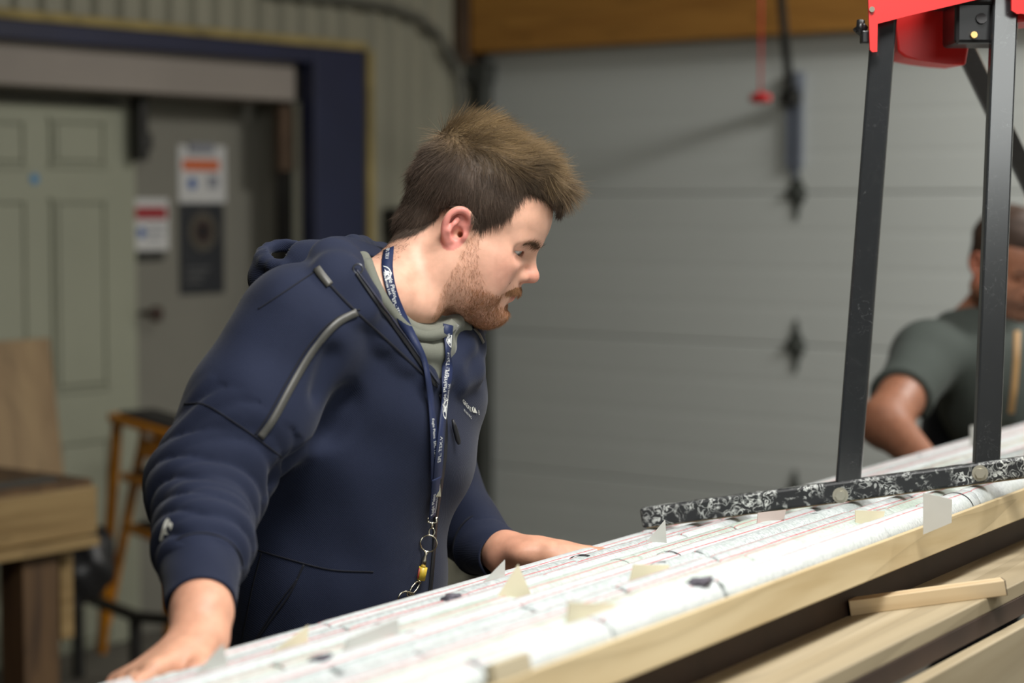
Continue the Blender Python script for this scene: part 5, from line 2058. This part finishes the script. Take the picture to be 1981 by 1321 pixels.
def catmull(pts, n):
    pts = [np.array(p, float) for p in pts]
    P_ = [2 * pts[0] - pts[1]] + pts + [2 * pts[-1] - pts[-2]]
    out = []
    segs = len(pts) - 1
    for k in range(n + 1):
        t = k / n * segs
        i = min(int(t), segs - 1); f = t - i
        a, b, c, d = P_[i], P_[i + 1], P_[i + 2], P_[i + 3]
        out.append(0.5 * ((2 * b) + (-a + c) * f + (2 * a - 5 * b + 4 * c - d) * f * f + (-a + 3 * b - 3 * c + d) * f ** 3))
    return out


def band_on(name, pts, w, m_, off=0.0012, n=40, th=0.001, smooth=2):
    pq = []
    for x, y in catmull(pts, n):
        h = on_hood(x, y, off)
        if h is not None: pq.append(h)
    ps = [np.array(h[0]) for h in pq]
    for _ in range(smooth):
        ps = [ps[0]] + [0.25 * ps[i - 1] + 0.5 * ps[i] + 0.25 * ps[i + 1] for i in range(1, len(ps) - 1)] + [ps[-1]]
    sides = []
    for i in range(len(ps)):
        d = Vector(ps[min(i + 1, len(ps) - 1)] - ps[max(i - 1, 0)]).normalized()
        sides.append(d.cross(pq[i][1]).normalized())
    m = MB(); m.ribbon(ps, sides, w, th)
    return m.build(name, m_, hoodie)


def seam_on(pts, w=0.0016, name='seam', m_=None, off=0.0006):
    return band_on(name, pts, w, m_ or M_seam, off, 44, 0.0008)


band_on('reflective_tape', [(690, 604), (650, 626), (606, 676), (566, 742), (530, 808), (503, 846)], 0.0095, M_tape, 0.0018)
seam_on([(696, 598), (646, 618), (598, 668), (556, 736), (520, 802), (493, 842)], 0.0022)
band_on('reflective_tape', [(916, 636), (926, 648), (934, 664)], 0.006, M_tape, 0.0015, 12)
band_on('reflective_tape', [(613, 519), (622, 532), (638, 552)], 0.0100, M_tape, 0.0018, 12)
seam_on([(357, 781), (395, 782), (440, 808), (490, 842), (545, 884)], 0.0020)
seam_on([(612, 524), (580, 545), (540, 572), (500, 598)], 0.0018)
seam_on([(618, 528), (656, 570), (690, 604), (740, 650), (800, 706), (846, 748)], 0.0035)
seam_on([(498, 1064), (560, 1082), (640, 1102), (722, 1106)], 0.0020)
seam_on([(588, 1092), (560, 1150), (524, 1200), (496, 1240)], 0.0026)
seam_on([(575, 1120), (536, 1172), (504, 1222), (490, 1245)], 0.0018)
seam_on([(506, 1070), (490, 1130), (478, 1190), (468, 1240)], 0.0018)
# zip: dark tape with two rows of teeth following the hood edge and running down the front
M_zip = mat('zip_black', srgb(20, 21, 26), 0.5, 0.15, 200.0)
M_zipm = mat('zip_metal', srgb(96, 98, 104), 0.35, 0.1, metal=0.7)
band_on('zip_tape', [(690, 528), (716, 566), (752, 618), (800, 684), (842, 742)], 0.0085, M_zip, 0.0016)
band_on('zip_teeth', [(688, 524), (720, 568), (757, 620), (804, 684), (846, 742)], 0.0026, mat('zip_teeth_navy', srgb(46, 50, 66), 0.4, 0.3, 700.0), 0.0030, 60)
band_on('zip_tape', [(853, 760), (860, 820), (858, 880), (850, 940), (842, 1000), (838, 1060), (832, 1130), (826, 1180)], 0.0090, M_zip, 0.0016, 60)
h = on_hood(689, 523, 0.004)
if h:
    m = MB(); m.tube([h[0] + Vector((0.006 * math.cos(a), 0, 0.006 * math.sin(a))) for a in [k * math.pi / 6 for k in range(12)]], 0.0014, 6, closed=True)
    m.build('zip_stop', M_zipm, hoodie)
h1, h2 = on_hood(868, 812, 0.006), on_hood(879, 858, 0.007)
if h1 and h2:
    m = MB(); m.tube([h1[0], h1[0].lerp(h2[0], 0.3), h1[0].lerp(h2[0], 0.85), h2[0]], [0.0016, 0.0034, 0.0036, 0.002], 8)
    m.build('zip_pull', M_zip, hoodie)

# ------------------------------------------------------------------ lettering helper
def text_mesh(body_, size=1.0, spacing=1.0):
    cu = bpy.data.curves.new('t', 'FONT')
    cu.body = body_; cu.size = size; cu.space_character = spacing
    o = bpy.data.objects.new('t', cu); COL.objects.link(o)
    dg = bpy.context.evaluated_depsgraph_get()
    me = bpy.data.meshes.new_from_object(o.evaluated_get(dg))
    V = [tuple(v.co) for v in me.vertices]; F = [tuple(p.vertices) for p in me.polygons]
    bpy.data.objects.remove(o); bpy.data.meshes.remove(me); bpy.data.curves.remove(cu)
    return V, F


def raw_mesh(name, V, F, m_, parent):
    me = bpy.data.meshes.new(name); me.from_pydata([tuple(v) for v in V], [], F); me.materials.append(m_)
    return link(bpy.data.objects.new(name, me), parent)


M_print = mat('white_print', srgb(214, 214, 206), 0.6, 0.05)


def print_on_hood(body_, origin, ex, ey, size, name='chest_print'):
    """lettering laid on the hoodie: origin and the frame vectors of one em"""
    V, F = text_mesh(body_, 1.0)
    out = []
    for x, y, z in V:
        h = on_hood(origin[0] + ex[0] * x * size + ey[0] * y * size, origin[1] + ex[1] * x * size + ey[1] * y * size, 0.0012)
        if h is None: return None
        out.append(h[0])
    return raw_mesh(name, out, F, M_print, hoodie)


print_on_hood('GREAT', (894, 779), (0.40, 0.46), (-0.02, -1.0), 13.0)
print_on_hood('B', (924, 800), (0.34, 0.46), (-0.02, -1.0), 12.0)
print_on_hood('M I N I N G', (896, 795), (0.40, 0.42), (-0.02, -1.0), 7.5)
for poly in ([(913, 797), (917, 787), (922, 799)], [(911, 797), (912, 787), (915, 786), (913, 794)]):
    vs = [on_hood(x, y, 0.0012) for x, y in poly]
    if all(vs): raw_mesh('mountain_emblem', [v[0] for v in vs], [tuple(range(len(poly)))], M_print, hoodie)

# bird emblem printed on the bunched sleeve
def blob(pts, name):
    pts2 = catmull(pts + [pts[0]], 26)[:-1]
    cen = np.mean(pts2, 0)
    V = [on_hood(cen[0], cen[1], 0.0012)]
    V += [on_hood(x, y, 0.0012) for x, y in pts2]
    if any(v is None for v in V): return
    n = len(pts2)
    raw_mesh(name, [v[0] for v in V], [(0, 1 + i, 1 + (i + 1) % n) for i in range(n)], M_print, hoodie)


blob([(327, 1003), (330, 1008), (327, 1014), (322, 1024), (317, 1038), (316, 1046), (310, 1045), (313, 1030), (318, 1014), (323, 1005)], 'sleeve_emblem')
blob([(330, 1010), (335, 1013), (334, 1020), (331, 1026), (330, 1020), (326, 1018), (327, 1013)], 'sleeve_emblem')
blob([(326, 1024), (323, 1030), (327, 1034), (319, 1033), (321, 1028)], 'sleeve_emblem')

# ------------------------------------------------------------------ lanyard
M_lan = mat('lanyard_navy', srgb(28, 40, 76), 0.55, 0.08, 60.0, bump=0.2, bscale=900)
M_lprint = mat('lanyard_print', srgb(220, 222, 220), 0.6, 0.04)
M_chrome = mat('nickel', srgb(196, 190, 172), 0.22, 0.05, metal=1.0)
lan = MB()
full_bvh = BVHTree.FromPolygons([Vector(v) for v in np.concatenate([hV, dV, sV_]).tolist()],
                                [list(f) for f in hF.tolist()] + [list(f) for f in (dF + len(hV)).tolist()] + [list(f) for f in (sF_ + len(hV) + len(dV)).tolist()])


def on_all(px, py, off):
    o = Vector((0, 0, CAMZ)); r = ray(px, py).normalized()
    q, nn, ix, dist = full_bvh.ray_cast(o, r)
    if nn.dot(r) > 0: nn = -nn
    return q - r * off, nn


def strap(pts, ws, offs, twist=None, n=60, name='strap'):
    """pts frame points down the middle; returns centres and sides for printing"""
    C_, S_ = [], []
    cat = catmull([(x, y, w, o) for (x, y), w, o in zip(pts, ws, offs)], n)
    prev = None
    for x, y, w, o in cat:
        q, nn = on_all(x, y, o)
        C_.append(np.array(q)); S_.append((nn, w))
    for _ in range(4):
        C_ = [C_[0]] + [0.25 * C_[i - 1] + 0.5 * C_[i] + 0.25 * C_[i + 1] for i in range(1, n)] + [C_[-1]]
    nrm = [np.array(s[0]) for s in S_]
    for _ in range(10):
        nrm = [nrm[0]] + [(nrm[i - 1] + nrm[i] + nrm[i + 1]) / 3 for i in range(1, n)] + [nrm[-1]]
    sides = []
    for i in range(n + 1):
        d = Vector(C_[min(i + 1, n)] - C_[max(i - 1, 0)]).normalized()
        s = d.cross(Vector(nrm[i])).normalized()
        if twist is not None:
            s = Matrix.Rotation(np.interp(i / n, [t[0] for t in twist], [t[1] for t in twist]), 3, d) @ s
        sides.append(s)
    lan.ribbon(C_, sides, [float(s[1]) for s in S_], 0.0010)
    return C_, sides, [s[1] for s in S_]


# ribbed collar of the T-shirt showing between hoodie and neck
cq, cs = [], []
for x, y in catmull([(709, 500), (723, 540), (745, 584), (772, 621), (800, 645), (834, 651), (862, 641), (880, 624)], 40):
    q, nn = on_all(x, y, 0.0055)
    cq.append(np.array(q)); cs.append(np.array(nn))
for _ in range(8):
    cq = [cq[0]] + [0.25 * cq[i - 1] + 0.5 * cq[i] + 0.25 * cq[i + 1] for i in range(1, 40)] + [cq[-1]]
    cs = [cs[0]] + [(cs[i - 1] + cs[i] + cs[i + 1]) / 3 for i in range(1, 40)] + [cs[-1]]
m = MB()
m.ribbon(cq, [Vector(cq[min(i + 1, 40)] - cq[max(i - 1, 0)]).normalized().cross(Vector(cs[i])).normalized() for i in range(41)], 0.0135, 0.0022)
m.build('collar', M_shirt, shirt)
W_ = 0.0145
s1 = strap([(752, 480), (749, 520), (760, 570), (780, 620), (803, 660), (822, 700), (832, 760), (838, 820), (842, 880), (842, 930)], [W_, W_, W_, W_, W_ * .7, W_ * .55, W_ * .7, W_ * .85, W_, W_],
           [.004, .004, .004, .006, .009, .009, .010, .011, .012, .012])
s2 = strap([(867, 628), (867, 660), (866, 700), (862, 760), (856, 820), (850, 880), (846, 930)], [W_, W_, W_, W_, W_, W_, W_], [.009, .008, .009, .011, .014, .016, .014])
s3 = strap([(844, 925), (842, 950), (839, 975), (836, 1002)], [W_, W_, W_, W_], [.015, .016, .017, .017], n=20)
lo_ = lan.build('lanyard', M_lan, man)
lo_['label'] = 'navy lanyard with white lettering round the neck'


def print_strap(st, body_, t0, size, across, flip=False, name='lanyard_print'):
    C_, S_, W__ = st
    V, F = text_mesh(body_, 1.0)
    L = [0]
    for i in range(1, len(C_)): L.append(L[-1] + np.linalg.norm(C_[i] - C_[i - 1]))
    tot = L[-1]
    out = []
    for x, y, z in V:
        if flip: s = t0 * tot - x * size; yy = across + y * size
        else: s = t0 * tot + x * size; yy = -(across + y * size)
        s = min(max(s, 0), tot - 1e-6)
        i = int(np.searchsorted(L, s)) - 1; i = max(0, min(i, len(C_) - 2))
        f = (s - L[i]) / (L[i + 1] - L[i])
        c = Vector(C_[i] * (1 - f) + C_[i + 1] * f); sd = Vector(S_[i]).lerp(Vector(S_[i + 1]), f).normalized()
        d = Vector(C_[i + 1] - C_[i]).normalized()
        nn = d.cross(sd).normalized()
        if nn.y > 0: nn = -nn
        out.append(c + sd * yy + nn * 0.0009)
    return raw_mesh(name, out, F, M_lprint, lo_)


def arc_logo(st, t0, flip):
    """half-round badge with a bird in it"""
    C_, S_, W__ = st
    tot = sum(np.linalg.norm(C_[i] - C_[i - 1]) for i in range(1, len(C_)))
    pts = []
    n = 20
    def at(s, y):
        i = int(min(max(t0 + s / tot, 0), 0.999) * (len(C_) - 1)); f = min(max(t0 + s / tot, 0), 0.999) * (len(C_) - 1) - i
        c = Vector(C_[i] * (1 - f) + C_[i + 1] * f); sd = Vector(S_[i]); d = Vector(C_[i + 1] - C_[i]).normalized(); nn = d.cross(sd).normalized()
        if nn.y > 0: nn = -nn
        return c + sd * y + nn * 0.0009
    g = 1 if flip else -1
    V = []; F = []
    for k in range(n + 1):
        a = math.pi * k / n
        for r in (0.0088, 0.0076):
            V.append(at(r * 1.25 * math.cos(a), g * (-0.0045 + r * math.sin(a))))
    for k in range(n): F.append((2 * k, 2 * k + 1, 2 * k + 3, 2 * k + 2))
    b = len(V)
    for s, y in ((-0.011, -0.0045), (0.011, -0.0045), (0.011, -0.0058), (-0.011, -0.0058)): V.append(at(s, g * y))
    F.append((b, b + 1, b + 2, b + 3)); b += 4
    for s, y in ((-0.006, -0.0040), (-0.001, -0.0035), (0.005, -0.004), (0.003, -0.001), (0.005, 0.0015), (0.0005, 0.0008), (-0.003, 0.002), (-0.0025, -0.0015)): V.append(at(s, g * y))
    F.append(tuple(range(b, b + 8)))
    raw_mesh('lanyard_badge', V, F, M_lprint, lo_)


print_strap(s1, 'Eagle Plains', 0.165, 0.0080, -0.0005)
print_strap(s1, 'Resources Ltd.', 0.165, 0.0052, -0.0058)
print_strap(s1, 'EPL: TSX.V', 0.265, 0.0068, -0.0040)
arc_logo(s1, 0.13, False)
print_strap(s1, 'EPL: TSX.V', 0.005, 0.0068, -0.003)
print_strap(s1, 'Eagle Plains  EPL: TSX.V', 0.74, 0.0058, -0.002)
print_strap(s2, 'Eagle Plains', 0.52, 0.0090, -0.0005, True)
print_strap(s2, 'Resources Ltd.', 0.52, 0.0054, -0.0062, True)
print_strap(s2, 'EPL: TSX.V', 0.335, 0.0078, -0.0025, True)
print_strap(s2, 'EPL: TSX.V', 0.86, 0.0078, -0.0025, True)
arc_logo(s2, 0.585, True)
arc_logo(s2, 0.16, True)
print_strap(s2, 'Eagle', 0.12, 0.0070, -0.0020, True)
print_strap(s3, 'Eagle Plains', 0.92, 0.0078, -0.0005, True)
print_strap(s3, 'Resources Ltd.', 0.90, 0.0050, -0.0062, True)

# metal parts of the lanyard
kb_ = Vector(s3[0][-1])
yk = kb_.y


def kp(px, py, dy=0.0):
    h = on_hood(px, py, 0.006)
    y = yk if h is None else min(yk, h[0].y - 0.002)
    return P(px, py, y + dy)


m = MB()
m.box(kp(846, 946, -0.004), 0.0042, 0.0022, 0.0105, Vector((1, 0, 0.06)), (0, 1, 0), Vector((-0.06, 0, 1)), bevel=0.001)
m.build('crimp_clip', M_chrome, lo_)
m = MB()
m.tube([kp(x, y) for x, y in ((828, 1001), (828, 1010), (836, 1012), (844, 1010), (844, 1000))], 0.0016, 8)
m.tube([kp(x, y) for x, y in ((836, 1010), (835, 1022))], 0.0018, 8)
m.tube([kp(835 + 5.5 * math.cos(t), 1029 + 8 * math.sin(t)) for t in [k * math.pi / 7 for k in range(14)]], 0.0011, 6, closed=True)
m.build('swivel_hook', M_chrome, lo_)


def ring_px(cx, cy, rx, ry, r, name, rot=0.0):
    m = MB()
    pts = []
    for k in range(28):
        t = 2 * math.pi * k / 28
        x, y = rx * math.cos(t), ry * math.sin(t)
        pts.append(kp(cx + x * math.cos(rot) - y * math.sin(rot), cy + x * math.sin(rot) + y * math.cos(rot), 0.002 * math.sin(t)))
    m.tube(pts, r, 8, closed=True)
    return m.build(name, M_chrome, lo_)


ring_px(829, 1051, 16, 16, 0.0011, 'split_ring')
m = MB()
ax = [(825, 1066), (823, 1074), (821, 1080), (820, 1084), (819, 1096)]
m.tube([kp(x, y) for x, y in ax], [0.0026, 0.0020, 0.0030, 0.0036, 0.0034], 12)
m.build('swivel_barrel', M_chrome, lo_)
m = MB(); m.tube([kp(819, 1097), kp(814, 1122)], 0.0058, 14)
m.build('yellow_sleeve', mat('yellow_enamel', srgb(206, 176, 60), 0.35, 0.25, 120.0), lo_)
m = MB(); m.tube([kp(812, 1098.5, -0.0054), kp(808, 1119.0, -0.0054)], 0.0012, 8); m.build('red_stripe', mat('red_enamel', srgb(150, 60, 46), 0.4, 0.1), lo_)
m = MB(); m.tube([kp(812, 1122), kp(810, 1128)], 0.0030, 10); m.build('swivel_end', M_chrome, lo_)
ring_px(802, 1137, 5, 15, 0.0011, 'chain_link', 0.62)
ring_px(786, 1160, 16, 16, 0.0011, 'split_ring')
ring_px(794, 1150, 7, 4, 0.0010, 'chain_link', 0.3)

# black bag hanging off the bench
bg = Clay()
bg.add(ell((0, 0, 0), (0.085, 0.10, 0.10), Frame(npv(P(160, 1095, 5.55)), (0.9, 0.1, -0.35), (-0.1, 1, 0), (0.35, 0, 0.9))), 0.03)
bg.add(cap(npv(P(185, 1050, 5.55)), npv(P(120, 1150, 5.5)), 0.040, 0.050), 0.05)
bg.add(cap(npv(P(130, 1160, 5.5)), npv(P(108, 1182, 5.45)), 0.035, 0.02), 0.03)
bg.add(cap(npv(P(120, 1040, 5.5)), npv(P(185, 1045, 5.55)), 0.02, 0.035), 0.04)
bg.post = lambda Q, d: d - 0.006 * noise3(Q, 45.0, 41) - 0.004 * np.sin(Q @ np.array([60.0, 20.0, 45.0]))
V_, F_ = bg.mesh(npv(P(150, 1100, 5.5)) - 0.3, npv(P(150, 1100, 5.5)) + 0.3, 0.008)
bag_o = np_mesh('bin_bag', V_, F_, mat('black_plastic', srgb(26, 26, 28), 0.4, 0.2, 6.0))
tag(bag_o, 'bulging black plastic bag hanging behind the workbench leg', 'bag')

# ================================================================== second person farther along the table, partly cut by the frame
p2 = thing('person', (P(1900, 900, 4.42).x, 4.42, 0), 'blurred man in a grey-green T-shirt leaning on the table at the right edge', 'person')
H2 = head_frame(P(1944, 512, 4.50), math.radians(24), math.radians(62))
SK2 = srgb(152, 104, 80)
n0, n1 = P(1915, 650, 4.56), P(1940, 550, 4.53)
c2 = head_clay(H2, first=((cap(npv(n0), npv(n1), 0.062, 0.055), 0.03), (cap(npv(P(1860, 625, 4.55)), npv(P(1935, 585, 4.56)), 0.035, 0.05), 0.04)))
V2, F2 = c2.mesh(npv(n1) - np.array([0.26, 0.22, 0.24]), npv(n1) + np.array([0.22, 0.22, 0.24]), 0.0032)
L2 = H2.loc(V2)
col2 = np.repeat(np.array(SK2)[None], len(V2), 0)
bw2 = sstep(-L2[:, 2], 0.030, 0.050) * sstep(L2[:, 0], 0.0, 0.03) * (L2[:, 2] > -0.125)
col2 = lerp_c(col2, srgb(86, 60, 46), 0.65 * bw2)
col2 = lerp_c(col2, srgb(70, 50, 40), 0.8 * np.exp(-((L2[:, 2] - 0.026) / 0.004) ** 2) * (L2[:, 0] > 0.065) * (np.abs(np.abs(L2[:, 1]) - 0.03) < 0.02))
col2 = lerp_c(col2, srgb(186, 112, 92), 0.5 * sstep(np.abs(L2[:, 1]), 0.075, 0.08) * (L2[:, 2] > -0.04))
b2 = Clay()
sR, eR, wR = P(1795, 690, 4.40), P(1712, 818, 4.18), P(1792, 898, 4.02)
sL, eL, wL = P(2110, 690, 4.62), P(2190, 850, 4.45), P(2120, 850, 4.32)
pel2 = Vector((P(1900, 900, 4.66).x, 4.72, 0.98))
b2.add(cap(npv(n0), npv(n1), 0.058, 0.05), 0.03)
b2.add(cap(npv(P(1930, 760, 4.58)), npv(pel2), 0.10, 0.09), 0.04)
for S, E, Wp in ((sR, eR, wR), (sL, eL, wL)):
    b2.add(cap(npv(S), npv(E), 0.060, 0.050), 0.03)
    b2.add(cap(npv(E), npv(Wp), 0.050, 0.032), 0.03)
for s in (-1, 1):
    hip = npv(pel2) + npv(U) * s * 0.09; knee = hip + np.array([0, 0, -0.45]); foot = knee + np.array([0, 0, -0.45])
    b2.add(cap(hip, knee, 0.085, 0.06), 0.04); b2.add(cap(knee, np.array([foot[0], foot[1], 0.06]), 0.058, 0.042), 0.03)
    fo = np.array([foot[0], foot[1], 0.05]); b2.add(cap(fo, fo + npv(N) * 0.15, 0.045, 0.035), 0.03)
hand(b2, wR, (wR - eR) * 0.5 + N * 0.02, TH, -U + N * 0.6, 0.3, 1.0)
hand(b2, wL, (wL - eL) * 0.5 + N * 0.06, TH, U + N * 0.3, 0.3, 1.0)
bV2, bF2 = b2.mesh(npv(pel2) + np.array([-0.50, -0.85, -1.0]), npv(pel2) + np.array([0.55, 0.30, 0.60]), 0.006)
np_mesh('body', np.concatenate([V2, bV2]), np.concatenate([F2, bF2 + len(V2)]), M_skin, p2, np.concatenate([col2, np.repeat(np.array(SK2)[None], len(bV2), 0)]))
# hair
k2 = Clay()
k2.add(ell((-0.002, 0, 0.052), (0.094, 0.083, 0.086), H2), 0.01)
k2.add(ell((0.030, 0, 0.088), (0.068, 0.064, 0.046), H2), 0.02)
k2.add(ell((-0.045, 0, -0.010), (0.038, 0.060, 0.042), H2), 0.02)
HP2 = np.array([(0.12, 0.070), (0.098, 0.066), (0.070, 0.058), (0.045, 0.030), (0.026, -0.005), (0.018, 0.02), (0.0, 0.034), (-0.022, 0.018), (-0.035, -0.03), (-0.2, -0.045), (-0.2, 0.25), (0.2, 0.25), (0.2, 0.07)])


def p2post(Q, d):
    L = H2.loc(Q)
    d = d - 0.002 * noise3(L, 120.0, 3)
    return np.maximum(d, poly_sd(np.stack([L[:, 0], L[:, 2]], 1), HP2))


k2.post = p2post
V_, F_ = k2.mesh(npv(n1) - np.array([0.2, 0.2, 0.2]), npv(n1) + np.array([0.2, 0.2, 0.26]), 0.004, slack=0.012)
cc = np.array(srgb(58, 42, 32))[None] * (0.7 + 0.6 * np.random.RandomState(3).rand(len(V_)))[:, None]
np_mesh('hair', V_, F_, M_hair, p2, cc)
# T-shirt
t2 = Clay()
cF = Frame(npv(P(1935, 745, 4.54)), N, U, UP)
t2.add(ell((0, 0, 0), (0.130, 0.195, 0.18), cF), 0.05)
t2.add(cap(npv(P(1930, 770, 4.58)), npv(pel2), 0.135, 0.110), 0.05)
t2.add(cap(npv(sR), npv(sL), 0.072, 0.072), 0.05)
t2.add(cap(npv(P(1850, 650, 4.50)), npv(P(1990, 620, 4.56)), 0.055, 0.055), 0.05)
for S, E in ((sR, eR), (sL, eL)):
    q = S.lerp(E, 0.62)
    t2.add(cap(npv(S), npv(q), 0.076, 0.070), 0.03)
    d = npv(E - S); d /= np.linalg.norm(d)
    t2.cut((lambda pc, pd: (lambda Q: np.maximum(-((Q - pc) @ pd), np.linalg.norm(Q - pc, axis=1) - 0.11)))(npv(q), d), 0.004)
t2.cut(cap(npv(n0.lerp(n1, 0.25)), npv(n1), 0.066, 0.075), 0.01)
t2.cut(cap(npv(P(1800, 790, 4.30)), npv(P(1745, 850, 4.25)), 0.008, 0.008), 0.03)
t2.post = lambda Q, d: d - 0.004 * np.sin(30 * (Q @ np.array([0.5, 0.3, 0.8])) + 2 * np.sin(Q @ np.array([9.0, 4.0, 7.0]))) - 0.002 * noise3(Q, 50.0, 8)
V_, F_ = t2.mesh(npv(pel2) + np.array([-0.5, -0.65, -0.12]), npv(pel2) + np.array([0.5, 0.35, 0.55]), 0.007, slack=0.012)
np_mesh('t_shirt', V_, F_, cloth_mat('dark_green_tshirt', srgb(68, 74, 70), 1800, 0.06, 0.2, sheen=0.05), p2)
j2 = Clay()
j2.add(ell((0, 0, 0), (0.115, 0.17, 0.14), Frame(npv(pel2) - np.array([0, 0, 0.08]), N, U, UP)), 0.04)
for s in (-1, 1):
    hip = npv(pel2) + npv(U) * s * 0.09; knee = hip + np.array([0, 0, -0.45]); foot = knee + np.array([0, 0, -0.45]); foot[2] = 0.1
    j2.add(cap(hip, knee, 0.10, 0.078), 0.04); j2.add(cap(knee, foot, 0.078, 0.066), 0.03)
V_, F_ = j2.mesh(npv(pel2) + np.array([-0.4, -0.4, -1.0]), npv(pel2) + np.array([0.4, 0.4, 0.15]), 0.010)
np_mesh('trousers', V_, F_, M_jean, p2)
m = MB()
lp = [P(1968, 640, 4.36), P(1966, 700, 4.335), P(1962, 750, 4.32), P(1956, 800, 4.31)]
m.ribbon([np.array(q) for q in lp], [Vector((1, 0, 0))] * 4, 0.014, 0.0015)
m.build('lanyard', mat('lanyard_tan', srgb(150, 116, 70), 0.6, 0.1), p2)
# small white tag standing on the far cores beside the leg
plate('core_tag', [(1877, 824), (1890, 822), (1890, 862), (1877, 864)], (1884, 860, 0.0), math.radians(50), M_tgrey, 'narrow white tag standing on the far cores beside the right leg')
